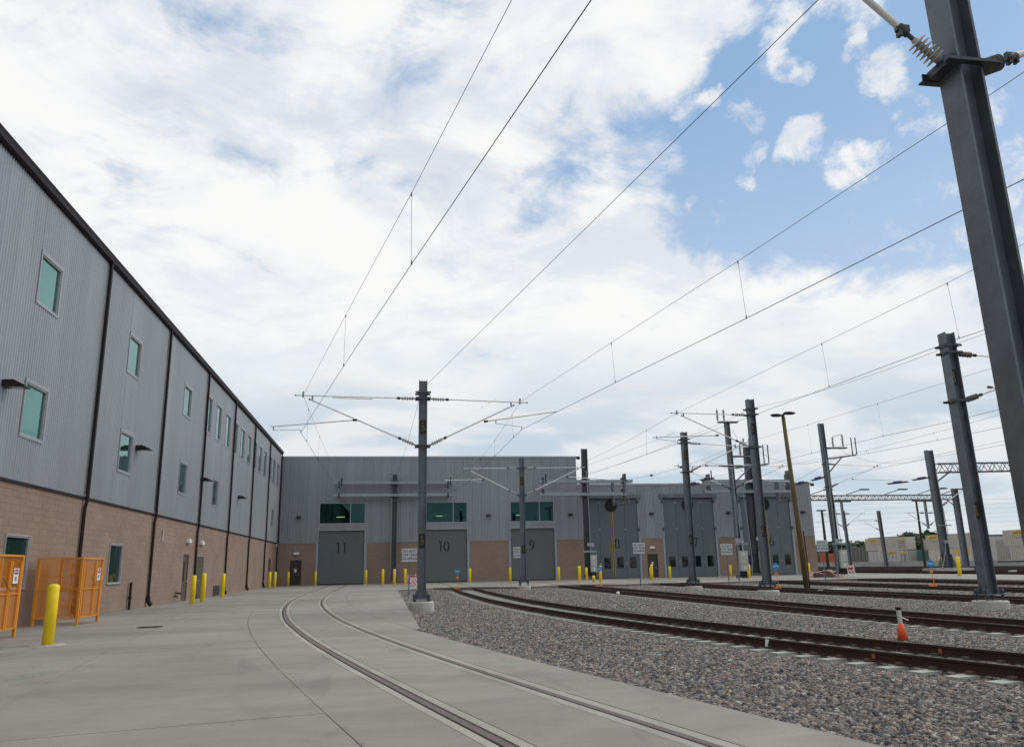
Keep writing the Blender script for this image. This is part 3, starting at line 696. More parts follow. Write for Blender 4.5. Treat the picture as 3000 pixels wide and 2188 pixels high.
def blocks(parent, axis, u0, u1, z1, ops, single_range=None):
    course = .2015; L = .6096; stuff = MB(); bm_ = MB(); bm_.box(0, L-.007, 0, .09, 0, course-.008) if axis == 'x' else bm_.box(-.09, 0, 0, L-.007, 0, course-.008)
    # split face: push the middle of the front a little
    mesh = bm_.mesh('block', MT['blocko']); cnt = 0
    for r in range(int(round(z1/course))):
        z = r*course; u = u0-(L/2 if r % 2 else 0)
        while u < u1:
            a, b = max(u, u0), min(u+L, u1)
            hit = [o for o in ops if o[0] < b-.02 and o[1] > a+.02 and o[2] < z+course-.03 and o[3] > z+.03]
            pieces = [(a, b)]
            for o in hit:
                np_ = []
                for p, q in pieces:
                    if o[0] > p: np_.append((p, min(q, o[0])))
                    if o[1] < q: np_.append((max(p, o[1]), q))
                np_ = [x for x in np_ if x[1]-x[0] > .03]; pieces = np_
            for p, q in pieces:
                pr = random.uniform(-.002, .003)
                if single_range and single_range[0] <= p < single_range[1] and q-p > L-.01 and cnt < 295:
                    link('block', mesh, parent, (pr, p, z+.004) if axis == 'y' else (p, -pr, z+.004)); cnt += 1
                elif axis == 'y': stuff.box(-.09, pr, p, q-.007, z+.004, z+course-.004)
                else: stuff.box(p, q-.007, -pr, .09, z+.004, z+course-.004)
            u += L
    o = stuff.build('block', 'block', parent); o['kind'] = 'stuff'
blk_ops = [(o[0], o[1], o[2], o[3]) for o in openL if o[4] != 'win']
blocks(LB, 'y', 2, 82.0, HB, blk_ops, (17.4, 25.0)); wall_sheet(LB, 'mortar_bed', 'mortar', -.119, -.006, -14, 82.0, 0, HB-.02, blk_ops)
def wpiece(parent, o, glass, casing='siding', t=.075):
    y0, y1, z0, z1 = o[:4]; m = MB(); tt = t*1.7
    m.box(-.10, .045, y0, y1, z1-tt, z1); m.box(-.10, .045, y0, y1, z0, z0+t); m.box(-.10, .045, y0, y0+t, z0+t, z1-tt); m.box(-.10, .045, y1-t, y1, z0+t, z1-tt)
    w = m.build('window', casing, parent); s_ = .042; m = MB()
    m.box(-.09, .020, y0+t, y1-t, z1-tt-s_, z1-tt); m.box(-.09, .020, y0+t, y1-t, z0+t, z0+t+s_); m.box(-.09, .020, y0+t, y0+t+s_, z0+t+s_, z1-tt-s_); m.box(-.09, .020, y1-t-s_, y1-t, z0+t+s_, z1-tt-s_); m.build('sash', 'trim', w)
    MB().box(-.085, -.04, y0+t+s_, y1-t-s_, z0+t+s_, z1-tt-s_).build('pane', glass, w)
for o in openL:
    if o[4] == 'win': wpiece(LB, o, 'glass')
    elif o[4] == 'gwin': wpiece(LB, o, 'glassdk', 'trim', .03)
    elif o[4] == 'door':
        m = MB().box(-.10, -.03, o[0]+.06, o[1]-.06, 0, o[3]-.06); d = m.build('door', 'door2', LB)
        MB().box(-.032, -.024, o[0]+.22, o[0]+.48, 1.0, 2.0).build('pane', 'glassdk', d); MB().tube([(-.02, o[1]-.16, 1.0), (.05, o[1]-.16, 1.0), (.05, o[1]-.30, 1.0)], .012).build('handle', 'alu', d)
        m = MB().box(-.1, .01, o[0], o[0]+.055, 0, o[3]); m.box(-.1, .01, o[1]-.055, o[1], 0, o[3]); m.box(-.1, .01, o[0]+.055, o[1]-.055, o[3]-.055, o[3]); m.build('door_frame', 'door2', LB)
    else:
        for a, b in ((o[0]+.06, (o[0]+o[1])/2-.005), ((o[0]+o[1])/2+.005, o[1]-.06)):
            d = MB().box(-.10, -.03, a, b, 0, o[3]-.06).build('door', 'door2', LB); MB().tube([(-.02, b-.1, 1.0), (.05, b-.1, 1.0), (.05, b-.24, 1.0)], .012).build('handle', 'alu', d)
        m = MB().box(-.1, .01, o[0], o[0]+.055, 0, o[3]); m.box(-.1, .01, o[1]-.055, o[1], 0, o[3]); m.box(-.1, .01, o[0]+.055, o[1]-.055, o[3]-.055, o[3]); m.build('door_frame', 'trim', LB)
m = MB().box(-.05, .06, 4, 82.0, HB-.02, HB+.055); m.build('base_flashing', 'dark', LB)
m = MB(); prof = [(0, HR-.20), (.10, HR-.21), (.18, HR-.16), (.20, HR-.02), (.23, HR+.06), (0, HR+.06)]
i0 = len(m.v)
m.v += [(x, 4, z) for x, z in prof] + [(x, 82.3, z) for x, z in prof]; n_ = len(prof)
for k in range(n_): m.f.append((i0+k, i0+(k+1) % n_, i0+n_+(k+1) % n_, i0+n_+k))
m.build('gutter', 'dark', LB)
for k, yd in enumerate((12.4, 30.0, 38.75, 47.45, 56.2, 64.95, 73.6, 81.85)):
    m = MB(); m.box(.065, .17, yd-.062, yd+.062, HB+.15, HR-.20); d = m.build('downspout', 'dark', LB)
    MB().tube([(.128, yd, HB+.18), (.128, yd, HB-.05), (.085, yd-.03, HB-.35), (.085, yd-.03, .45)], .062, 8).build('lower_pipe', 'dark', d)
    MB().tube([(.085, yd-.03, .46), (.10, yd-.03, .25), (.17, yd-.03, .13), (.24, yd-.03, .08)], .095, 10).build('shoe', 'dark', d)
m = MB().tube([(.10, 36.0, 0), (.10, 36.0, 1.1)], .055, 10); m.tube([(.10, 36.0, .45), (.10, 36.0, .53)], .08, 10); m.build('standpipe', 'dark', LB)
for yl in (23.2, 35.3, 47.7, 59.5):
    m = MB(); z = 6.58; m.v += [(.03, yl-.17, z+.10), (.03, yl+.17, z+.10), (.03, yl+.17, z-.09), (.03, yl-.17, z-.09), (.62, yl-.20, z-.05), (.62, yl+.20, z-.05), (.62, yl+.20, z-.09), (.62, yl-.20, z-.09), (.30, yl-.19, z+.11), (.30, yl+.19, z+.11)]
    m.f += [(0, 8, 9, 1), (8, 4, 5, 9), (4, 7, 6, 5), (7, 3, 2, 6), (0, 3, 7, 4, 8), (1, 9, 5, 6, 2)]
    l = m.build('wall_light', 'lampdark', LB); MB().box(.2, .52, yl-.13, yl+.13, z-.098, z-.0905).build('lens', 'offwhite', l)
for yl in (45.6, 48.75):
    m = MB().box(.01, .17, yl-.28, yl+.28, 2.98, 3.14); m.box(.01, .13, yl-.25, yl+.25, 3.141, 3.2); m.build('door_light', 'white', LB)
m = MB().box(.01, .35, 53.1, 53.7, .05, .62); m.build('vent_box', 'galv', LB)
for yy, zz in ((43.8, .45), (44.35, .42), (43.6, .3)):
    MB().tube([(0, yy, zz), (.12, yy, zz), (.16, yy, zz-.06)], .04, 8).build('hose_tap', 'dark', LB)
MB().box(.01, .05, 40.4, 40.62, 2.9, 3.45).build('louvre', 'trim', LB)

# ------------------------------------------------------------------ far shed with the numbered doors (local x along the face)
FS = thing('maintenance_shed', 'far grey ribbed-metal shed with numbered doors eleven to six over a brown block base', 'building', (WX, 82.134, 0), -.0161)
U = lambda X: X-WX
HS1, HS2, XS = 12.55, 9.64, 19.75
XE = 45.8
rdoors = [(-6.55, -1.98, '11', -4.30), (3.72, 8.27, '10', 5.82), (12.62, 17.27, '9', 14.87)]
fdoors = [(20.65, 26.16, '8', 23.84), (29.0, 34.56, '7', 32.35), (37.6, 43.2, '6', 40.85)]
ops = []
for a, b, _, _ in rdoors: ops += [(U(a), U(b), 0, 5.22), (U(a), U(b), 5.83, 7.95)]
for a, b, _, _ in fdoors: ops += [(U(a), U(b), 0, 8.15)]
pd = [(-9.12, -8.05), (27.0, 28.1)]
bops = ops + [(U(a), U(b), 0, 2.38) for a, b in pd]
MB().box(0.12, U(XS), .12, 45, 8.2, HS1-.1).build('core_high', 'interior', FS)
m = MB(); m.box(0, U(XE)-.05, 4.0, 45, 0, HS2-.1); m.build('core', 'interior', FS)
m = MB(); m.box(0, U(XS), .2, 45, HS1-.1, HS1+.02); m.box(U(XS), U(XE), .2, 45, HS2-.1, HS2+.02); m.build('roof', 'dark', FS)
siding(FS, 'x', .02, U(XS), HB+.06, HS1-.12, ops, .1525, .045, .915)
siding(FS, 'x', U(XS)+.01, U(XE), HB+.06, HS2-.12, ops, .1525, .045, .915)
# solid wall behind the sheets, with holes for the openings
m = MB(); cuts = sorted(set([0, U(XE)] + [o[0] for o in bops] + [o[1] for o in bops] + [U(XS)]))
for a, b in zip(cuts[:-1], cuts[1:]):
    top = HS1-.1 if b <= U(XS)+.01 else HS2-.1
    for za, zb in segs(0, top, a, b, bops): m.box(a, b, .02, .30, za, zb)
m.build('wall', 'mortar', FS)
MB().box(U(XS)-.02, U(XS)+.02, -.02, 40, HS2-.1, HS1-.1).build('step_wall', 'siding', FS)
MB().box(U(XE)-.03, U(XE), .0, 45, 0, HS2-.1).build('end_wall', 'siding', FS)
blocks(FS, 'x', .02, U(XE), HB, bops)
m = MB().box(0, U(XS)+.1, -.10, .2, HS1-.14, HS1+.06); m.build('eave_trim', 'siding', FS)
m = MB().box(U(XS)+.12, U(XE)+.15, -.10, .2, HS2-.14, HS2+.06); m.build('eave_trim', 'siding', FS)
MB().box(U(XS)+.12, U(XS)+.42, -.22, .1, HS1-.28, HS1+.02).build('gutter_end', 'dark', FS)
MB().box(U(XE)+.16, U(XE)+.42, -.22, .1, HS2-.30, HS2-.02).build('gutter_end', 'dark', FS)
last = 0
for a, b in sorted([(U(a), U(b)) for a, b, _, _ in rdoors+fdoors]) + [(U(XE), 99)]:
    MB().box(last+.003, a-.003, -.055, .02, HB-.02, HB+.055).build('base_flashing', 'jamb', FS); last = b
def arcpts(cx, cz, r, a0, a1, n=14, rz=None):
    rz = r if rz is None else rz
    return [(cx+r*math.cos(math.radians(a0+(a1-a0)*k/n)), cz+rz*math.sin(math.radians(a0+(a1-a0)*k/n))) for k in range(n+1)]
def stroke(m, pts, w, y):
    for (x0, z0), (x1, z1) in zip(pts[:-1], pts[1:]):
        d = math.hypot(x1-x0, z1-z0)
        if d < 1e-6: continue
        nx, nz = -(z1-z0)/d*w/2, (x1-x0)/d*w/2; ex, ez = (x1-x0)/d*w*.04, (z1-z0)/d*w*.04
        P_ = [(x0+nx-ex, z0+nz-ez), (x0-nx-ex, z0-nz-ez), (x1-nx+ex, z1-nz+ez), (x1+nx+ex, z1+nz+ez)]
        m.poly([(p[0], y, p[1]) for p in P_][::-1])
def digit(m, ch, cx, cz, h, y):
    w = .13; H = h/2; R_ = h*.26
    if ch == '1': stroke(m, [(cx+.05, cz-H), (cx+.05, cz+H)], w, y); stroke(m, [(cx+.05-w*.5-.12, cz+H-.065), (cx+.05-w*.5-.01, cz+H-.065)], w, y)
    if ch == '0':
        for a0, a1 in ((100, 260), (-80, 80)): stroke(m, arcpts(cx, cz, .24, a0, a1, 16, H-.06), w, y)
    if ch == '9':
        stroke(m, arcpts(cx, cz+.20, .235, 60, 250), w, y); stroke(m, arcpts(cx, cz+.20, .235, -55, 35), w, y); stroke(m, [(cx+.20, cz+.04), (cx-.04, cz-H)], w, y)
    if ch == '6':
        stroke(m, arcpts(cx, cz-.20, .235, 240, 430), w, y); stroke(m, arcpts(cx, cz-.20, .235, 110, 215), w, y); stroke(m, [(cx-.20, cz-.04), (cx+.06, cz+H)], w, y)
    if ch == '8':
        for a0, a1 in ((-60, 80), (100, 240)): stroke(m, arcpts(cx, cz+.235, .195, a0, a1), w, y)
        for a0, a1 in ((-80, 60), (120, 260)): stroke(m, arcpts(cx, cz-.225, .225, a0, a1), w, y)
    if ch == '7': stroke(m, [(cx-.24, cz+H-.06), (cx+.26, cz+H-.06)], w, y); stroke(m, [(cx+.20, cz+H-.16), (cx-.06, cz-H)], w, y)
for a, b, txt, cx in rdoors:
    a, b, cx = U(a), U(b), U(cx); m = MB(); z = .08; top = 5.18
    while z < top:      # interlocking slats of the roll-up door
        z2 = min(z+.076, top); m.quad((a+.06, .10, z), (b-.06, .10, z), (b-.06, .072, (z+z2)/2), (a+.06, .072, (z+z2)/2)); m.quad((a+.06, .072, (z+z2)/2), (b-.06, .072, (z+z2)/2), (b-.06, .10, z2), (a+.06, .10, z2)); z = z2
    d = m.build('roll_up_door', 'shutter', FS); MB().box(a+.06, b-.06, .05, .13, 0, .08).build('bottom_bar', 'dark', d)
    m = MB(); n = len(txt)
    for i, ch in enumerate(txt): digit(m, ch, cx+(i-(n-1)/2)*.62+(0 if n == 1 else 0), 3.52, 1.0, .066)
    m.build('number', 'digit', d)
    m = MB().box(a-.18, a+.05, -.06, .16, 0, HB-.03); m.box(b-.05, b+.18, -.06, .16, 0, HB-.03); m.build('door_jamb', 'jamb', FS)
    m = MB().box(a-.05, a+.05, -.05, .16, HB+.06, 5.22); m.box(b-.05, b+.05, -.05, .16, HB+.06, 5.22); m.box(a-.05, b+.05, -.055, .2, 5.19, 5.30); m.box(a-.12, b+.12, -.045, .05, 5.62, 5.74); m.build('metal_frame', 'siding', FS)
    # window band above, with the lit room behind it
    w0, w1, z0, z1 = a+.02, b-.02, 5.85, 7.93; mu = a+3.08; m = MB(); t = .06
    for box in ((w0, w1, z0, z0+t), (w0, w1, z1-t, z1)): m.box(box[0], box[1], -.05, .10, box[2], box[3])
    for x in (w0, mu-t/2, w1-t): m.box(x, x+t, -.05, .10, z0+t, z1-t)
    w = m.build('window', 'trim', FS)
    for p, q in ((w0+t, mu-t/2), (mu+t/2, w1-t)): MB().box(p, q, .04, .05, z0+t, z1-t).build('pane', 'clear', w)
    m = MB(); Y0, Y1 = .31, 11.9
    m.quad((w0-.5, Y1, 4.2), (w1+.5, Y1, 4.2), (w1+.5, Y1, 11), (w0-.5, Y1, 11)); m.quad((w0-.5, Y0, 4.2), (w1+.5, Y0, 4.2), (w1+.5, Y1, 4.2), (w0-.5, Y1, 4.2)); m.quad((w0-.5, Y0, 11), (w0-.5, Y1, 11), (w1+.5, Y1, 11), (w1+.5, Y0, 11))
    m.quad((w0-.5, Y0, 4.2), (w0-.5, Y1, 4.2), (w0-.5, Y1, 11), (w0-.5, Y0, 11)); m.quad((w1+.5, Y0, 4.2), (w1+.5, Y0, 11), (w1+.5, Y1, 11), (w1+.5, Y1, 4.2)); m.build('room', 'interior', FS)
    for q in range(8):
        xx = w0+.6+(w1-w0-1.2)*((q*0.37+.13*len(txt)) % 1); zz = 6.7+.35*((q*.61) % 1)*2; yy = 3+q*1.7
        MB().box(xx, xx+.5+.5*random.random(), yy, yy+.06, zz, zz+.035).build('lamp_tube', 'tube', FS)
for a, b, txt, cx in fdoors:
    a, b, cx = U(a), U(b), U(cx); MB().box(a-.05, b+.05, .9, 1.0, 0, 8.3).build('door_backing', 'black', FS)
    wl = (b-a)/4
    for k in range(4):
        l0, l1 = a+wl*k+.012, a+wl*(k+1)-.012; m = MB(); wc = (l0+l1)/2; w0, w1 = wc-.34, wc+.34
        for bx in ((l0, w0, .03, 8.1), (w1, l1, .03, 8.1), (w0, w1, .03, 1.03), (w0, w1, 2.13, 8.1)): m.box(bx[0], bx[1], .06, .12, bx[2], bx[3])
        lf = m.build('door_leaf', 'leaf', FS); MB().box(w0, w1, .08, .10, 1.03, 2.13).build('pane', 'glassblk', lf)
        if k in (0, 2):
            m = MB()
            for z in (1.5, 4.95, 7.7): m.box(l1-.10, l1+.12, .03, .058, z-.07, z+.07)
            m.build('hinge', 'galvlight', lf)
        if k in (1, 3):
            MB().box(l0+.06, l0+.10, .02, .058, 1.05, 1.35).build('handle', 'galvlight', lf)
    m = MB(); m.lathe(((a+b)/2-.05, .055, 7.40), ((a+b)/2-.05, .10, 7.40), [(0, .66), (1, .66)], 32); m.build('wire_port', 'black', FS)
    m = MB().box(a-.35, b+.42, -.28, .10, 8.16, 8.56); m.build('header', 'galv', FS)
    m = MB(); digit(m, txt, cx, 3.52, 1.0, .056); m.build('number', 'digit', FS)
    m = MB().box(a-.22, a-.02, -.06, .16, 0, HB-.03); m.box(b+.02, b+.22, -.06, .16, 0, HB-.03); m.build('door_jamb', 'jamb', FS)
    m = MB().box(a-.10, a-.0, -.05, .16, HB+.06, 8.15); m.box(b+.0, b+.10, -.05, .16, HB+.06, 8.15); m.build('metal_frame', 'siding', FS)
    for x in (a-.12, b+.06):
        for z in (4.9, 7.75): MB().box(x-.06, x+.10, -.12, -.052, z-.15, z+.15).build('hinge_box', 'galvdark', FS)
    if txt == '7': continue
    for e in (-.09, .09): MB().tube([((a+b)/2+e, .035, 6.78), ((a+b)/2+e+.02, .035, .12)], .022, 6).build('pull_rope', 'amber', FS)
for a, b in pd:
    a, b = U(a), U(b); d = MB().box(a+.06, b-.06, .05, .10, .03, 2.32).build('door', 'door', FS); MB().tube([(b-.18, .04, 1.0), (b-.18, -.03, 1.0), (b-.32, -.03, 1.0)], .014).build('handle', 'alu', d)
    MB().box(a+.38, a+.62, .042, .048, 1.25, 1.6).build('notice', 'signwhite', d)
    m = MB().box(a, a+.055, -.02, .15, 0, 2.38); m.box(b-.055, b, -.02, .15, 0, 2.38); m.box(a+.055, b-.055, -.02, .15, 2.325, 2.38); m.build('door_frame', 'door', FS)
    m = MB().box((a+b)/2-.26, (a+b)/2+.26, -.17, -.01, 2.95, 3.10); m.box((a+b)/2-.23, (a+b)/2+.23, -.12, -.01, 3.101, 3.16); m.build('door_light', 'white', FS)
    MB().box(a-.05, b+.05, -.10, .0, .0, .025).build('threshold', 'trim', FS)
for X in (-8.5, 10.4, 18.96, 27.7, 36.15, 44.66):
    x = U(X); m = MB(); m.v += [(x-.22, -.03, 6.66), (x+.22, -.03, 6.66), (x+.22, -.03, 6.42), (x-.22, -.03, 6.42), (x-.2, -.42, 6.56), (x+.2, -.42, 6.56), (x+.2, -.42, 6.44), (x-.2, -.42, 6.44)]
    m.f += [(0, 1, 5, 4), (4, 5, 6, 7), (7, 6, 2, 3), (0, 4, 7, 3), (1, 2, 6, 5)]; m.build('wall_light', 'lampdark', FS)
m = MB().tube([(U(18.93), -.03, 8.62), (U(18.93), -.2, 8.62), (U(18.93), -.2, 8.5)], .02); m.build('camera_bracket', 'white', FS); MB().lathe((U(18.93), -.2, 8.5), (U(18.93), -.2, 8.3), [(0, .09), (.5, .11), (1, .03)]).build('dome_camera', 'white', FS)

# ------------------------------------------------------------------ poles, cantilevers
def insulator(p, q, n, r, parent, mat='insul', rod='galvlight', rr=.030):
    p = Vector(p); q = Vector(q); prof = [(0, rr)]
    for k in range(n):
        t0 = .08+.84*k/n; dt = .84/n; prof += [(t0+dt*.15, rr*1.15), (t0+dt*.35, r*.93), (t0+dt*.48, r), (t0+dt*.62, r*.9), (t0+dt*.8, rr*1.2)]
    prof += [(1, rr)]
    o = MB().lathe(p, q, prof, 16).build('insulator', mat, parent, smooth=True); return o
def rod(p, q, r, parent, name, mat='alu', n=8): return MB().tube([p, q], r, n).build(name, mat, parent, smooth=False)
def arm(parent, p0, p1, name, r=.028, ins=True, n=5, ir=.085, il=.55, gap=.16, mat='insul', tube='alu'):
    """pole end p0 -> outer end p1: clevis, insulator, then the tube"""
    p0 = Vector(p0); p1 = Vector(p1); d = (p1-p0).normalized()
    a = p0+d*gap; b = a+d*il
    if ins:
        rod(p0, a+d*.02, .022, parent, 'clevis', 'galvdark'); insulator(a, b, n, ir, parent, mat)
        MB().lathe(b, b+d*.14, [(0, .03), (.2, .055), (.8, .055), (1, .035)], 10).build('clamp', 'galvdark', parent)
        t0 = b+d*.08
    else: t0 = p0
    o = rod(t0, p1, r, parent, name, tube, 10)
    MB().lathe(p1, p1+d*.05, [(0, r*1.25), (1, r*1.25)], 10).build('end_cap', 'plate', parent)
    return o
def hsec(w, d, t, z0, z1, lean=(0, 0)):
    m = MB(); X = w/2; D = d/2
    for bx in ((-X, -X+t, -D, D), (X-t, X, -D, D), (-X+t, X-t, -t*.4, t*.4)):
        i = len(m.v); m.box(bx[0], bx[1], bx[2], bx[3], z0, z1)
        for k in range(i+4, i+8): m.v[k] = (m.v[k][0]+lean[0], m.v[k][1]+lean[1], m.v[k][2])
    return m
POLES = {}
def mast(key, label, x, y, top, z0=.32, w=.32, d=.36, lean=0.0, found=.46, fz=(-.3, .2), plaques=(), ptxt='', mat='galv', cyl=True):
    t = thing('catenary_mast', label, 'mast', (x, y, 0), 0, 'steel overhead-line masts')
    hsec(w, d, .024, z0, top, (lean, 0)).build('column', mat, t)
    W2 = w/2+.17
    MB().box(-W2, W2, -.3, .3, z0-.035, z0).build('base_plate', 'galv', t)
    for sx in (-1, 1):
        for sy in (-1, 1):
            m = MB().tube([(sx*(W2-.07), sy*.23, fz[1]-.05), (sx*(W2-.07), sy*.23, z0+.13)], .022, 8); m.lathe((sx*(W2-.07), sy*.23, z0), (sx*(W2-.07), sy*.23, z0+.15), [(0, .055), (.7, .055), (1, .02)], 8)
            m.lathe((sx*(W2-.07), sy*.23, z0-.10), (sx*(W2-.07), sy*.23, z0-.036), [(0, .05), (1, .05)], 6); m.build('anchor_bolt', 'bluebolt', t)
        m = MB(); i = sx*(w/2)
        for yy in (-.12, .12):
            m.poly([(i, yy, z0), (i+sx*.15, yy, z0), (i, yy, z0+.30)]); m.poly([(i, yy+.012, z0), (i+sx*.15, yy+.012, z0), (i, yy+.012, z0+.30)][::-1]); m.quad((i+sx*.15, yy, z0), (i+sx*.15, yy+.012, z0), (i, yy+.012, z0+.30), (i, yy, z0+.30))
        m.build('gusset', 'galv', t)
    if cyl:
        m = MB().lathe((0, 0, fz[0]), (0, 0, fz[1]), [(0, found), (.93, found), (1, found-.03)], 28); m.build('foundation', 'found', t)
    for zc_ in plaques:
        f = lean*(zc_-z0)/(top-z0); p = MB().box(-.105+f, .105+f, -.045, -.032, zc_-.26, zc_+.26).build('number_plate', 'plate', t)
        if ptxt: lettering(ptxt, .13, 'texty', p, face_my(f, -.0465, zc_), space=.95)
    t['_lean'] = lean; POLES[key] = (t, x, y, z0, top, lean); return t
def bracket(t, z, lean, w=.32, d=.36):
    for yy in (-d/2-.03, d/2+.03): pass
    m = MB().box(-w/2-.14+lean, w/2+.14+lean, -d/2-.055, -d/2-.002, z-.035, z+.035); m.box(-w/2-.14+lean, w/2+.14+lean, d/2+.002, d/2+.055, z-.035, z+.035)
    m.box(-w/2-.05+lean, -w/2-.004+lean, -d/2, d/2, z-.05, z+.05); m.box(w/2+.004+lean, w/2+.05+lean, -d/2, d/2, z-.05, z+.05); m.build('bracket', 'galvdark', t)
def loc_(p, x, y): return (p[0]-x, p[1]-y, p[2])
def cantilever(key, pts, side, r=.028, ir=.085, n=5, mat='insul', il=.55, swing=True):
    """pts (metres, x absolute, z) keys: top0 top1 clampx br0 br1 rg0 rg1 sa0 sa1"""
    t, x, y, z0, top, lean = POLES[key]
    P_ = {k: (v[0]-x, 0, v[1]) for k, v in pts.items()}
    s = side
    lz = lambda z: lean*(z-z0)/(top-z0)
    def polept(z): return (s*.17+lz(z), 0, z)
    if 'top1' in P_:
        zt = P_['top0'][2]; arm(t, polept(zt), P_['top1'], 'top_tube', r*.8, True, n, ir, il, mat=mat)
    if 'cl' in P_:
        c = P_['cl']; MB().box(c[0]-.03, c[0]+.03, -.04, .04, c[2]-.08, c[2]+.14).build('wire_clamp', 'galvlight', t)
    if 'br1' in P_:
        zt = P_['br0'][2]; arm(t, polept(zt), P_['br1'], 'brace_tube', r, True, n, ir, il, mat=mat)
        if 'top1' in P_:
            b = Vector(P_['br1']); tz = P_['top0'][2]+(P_['top1'][2]-P_['top0'][2])*abs(b.x)/max(.1, abs(P_['top1'][0])); MB().box(b.x-.03-s*.08, b.x+.03-s*.08, -.03, .03, b.z-.02, tz).build('tube_clamp', 'galvlight', t)
    if 'rg0' in P_: rod(P_['rg0'], P_['rg1'], r*.85, t, 'register_arm'); MB().lathe(P_['rg0'], Vector(P_['rg0'])+(Vector(P_['rg1'])-Vector(P_['rg0'])).normalized()*.16, [(0, .05), (1, .04)], 8).build('clamp', 'galvdark', t)
    if 'sa0' in P_:
        a = Vector(P_['sa0']); b = Vector(P_['sa1']); rod(a+Vector((0, 0, .14)), a, .018, t, 'drop_bracket', 'galvdark'); rod(a, b, r*.5, t, 'steady_arm', 'alu'); rod(b, b-Vector((0, 0, .12)), .015, t, 'wire_clip', 'galvdark')

# A: big mast between tracks 11 and 10
def px(Y, *pts): return [AT(a, b, Y) for a, b in pts]
s5 = lambda L: Zm(780, 1080, 2.634, L)
A = mast('A', 'tall mast C 16-17 on a round concrete foundation at the corner of the paving', 1.37, 30.7, 8.62, z0=.36, lean=0.0, found=.47, fz=(-.3, .24), plaques=(6.78, 2.44), ptxt='C\n16\n-17')
v = [p for p in px(30.7, *s5([(232, 205), (285, 205), (340, 238), (700, 395), (32, 447), (55, 475), (268, 472), (2008, 262), (1957, 258), (1905, 284), (1680, 408), (2242, 330), (1772, 422), (1972, 448)]))]
q = lambda p: (p.x, p.z)
cantilever('A', dict(top0=(0, 7.9), top1=q(v[0]), cl=q(v[1]), br0=(0, 6.02), br1=q(v[2]), rg0=q(v[3]), rg1=q(v[4]), sa0=q(v[5]), sa1=q(v[6])), -1)
cantilever('A', dict(top0=(0, 7.9), top1=q(v[7]), cl=q(v[8]), br0=(0, 6.02), br1=q(v[9]), rg0=q(v[10]), rg1=q(v[11]), sa0=q(v[12]), sa1=q(v[13])), 1)
for z in (7.9, 6.02, 8.12): bracket(A, z, 0)
aw = px(30.7, *s5([(510, 223), (823, 235), (1785, 208), (1652, 320)]))
rod(loc_(aw[0], 1.37, 30.7), loc_(aw[1], 1.37, 30.7), .018, A, 'spare_tube'); rod(loc_(aw[2], 1.37, 30.2), loc_(aw[3], 1.37, 31.2), .02, A, 'spare_tube')
AM = (v[1], v[6], v[8], v[13])
# C
Cp = mast('C', 'slim mast on a pale round footing in front of door nine', 9.28, 54.4, 8.8, z0=.42, lean=-.02, found=.45, fz=(-.3, .14), plaques=(7.15, 2.55), ptxt='C\n16\n-9')
s4 = lambda L: Zm(1160, 1100, 2.4286, L)
v = px(54.4, *s4([(478, 661), (530, 660), (525, 675), (632, 738), (345, 745), (615, 757), (520, 745), (1343, 652), (1318, 655), (1300, 664), (1210, 718), (1525, 742), (1320, 752), (1430, 750)]))
cantilever('C', dict(top0=(0, 8.05), top1=q(v[0]), cl=q(v[1]), br0=(0, 6.17), br1=q(v[2]), rg0=q(v[3]), rg1=q(v[4]), sa0=q(v[5]), sa1=q(v[6])), -1)
cantilever('C', dict(top0=(0, 8.05), top1=q(v[7]), cl=q(v[8]), br0=(0, 6.17), br1=q(v[9]), rg0=q(v[10]), rg1=q(v[11]), sa0=q(v[12]), sa1=q(v[13])), 1)
for z in (8.05, 6.17): bracket(Cp, z, 0)
CM = (v[1], v[6], v[8], v[13])
# E
Ep = mast('E', 'mast in the gravel in front of door seven with one arm reaching right', 17.62, 45.2, 9.1, z0=.38, lean=.06, found=.50, fz=(-.3, .12), plaques=(7.7, 2.75), ptxt='C\n9\n-10')
s7 = lambda L: Zm(1960, 1250, 6.607, L)
v = px(45.2, *s7([(1400, 378), (1280, 378), (1310, 405), (700, 748), (1590, 735), (1070, 778), (1410, 828)]))
cantilever('E', dict(top0=(0, 8.44), top1=q(v[0]), cl=q(v[1]), br0=(0, 6.70), br1=q(v[2]), rg0=q(v[3]), rg1=q(v[4]), sa0=q(v[5]), sa1=q(v[6])), 1)
for z in (8.44, 6.70, 8.65): bracket(Ep, z, .05)
EM = (v[1], v[6])
# H
Hp = mast('H', 'mast C 9 beside the second track with one arm reaching left', 18.02, 36.73, 9.35, z0=.36, lean=-.06, found=.52, fz=(-.3, .10), plaques=(7.85, 2.85), ptxt='C\n9\n-2')
v = px(36.73, *(Zm(1680, 1180, 2.848, [(818, 84), (862, 86), (905, 108)]) + Zm(1680, 1180, 2.848, [(1210, 271), (660, 288), (695, 300), (868, 322)])))
cantilever('H', dict(top0=(0, 8.56), top1=q(v[0]), cl=q(v[1]), br0=(0, 6.93), br1=q(v[2]), rg0=q(v[3]), rg1=q(v[4]), sa0=q(v[5]), sa1=q(v[6])), -1)
for z in (8.56, 6.93, 8.85): bracket(Hp, z, -.05)
HM = (v[1], v[6])
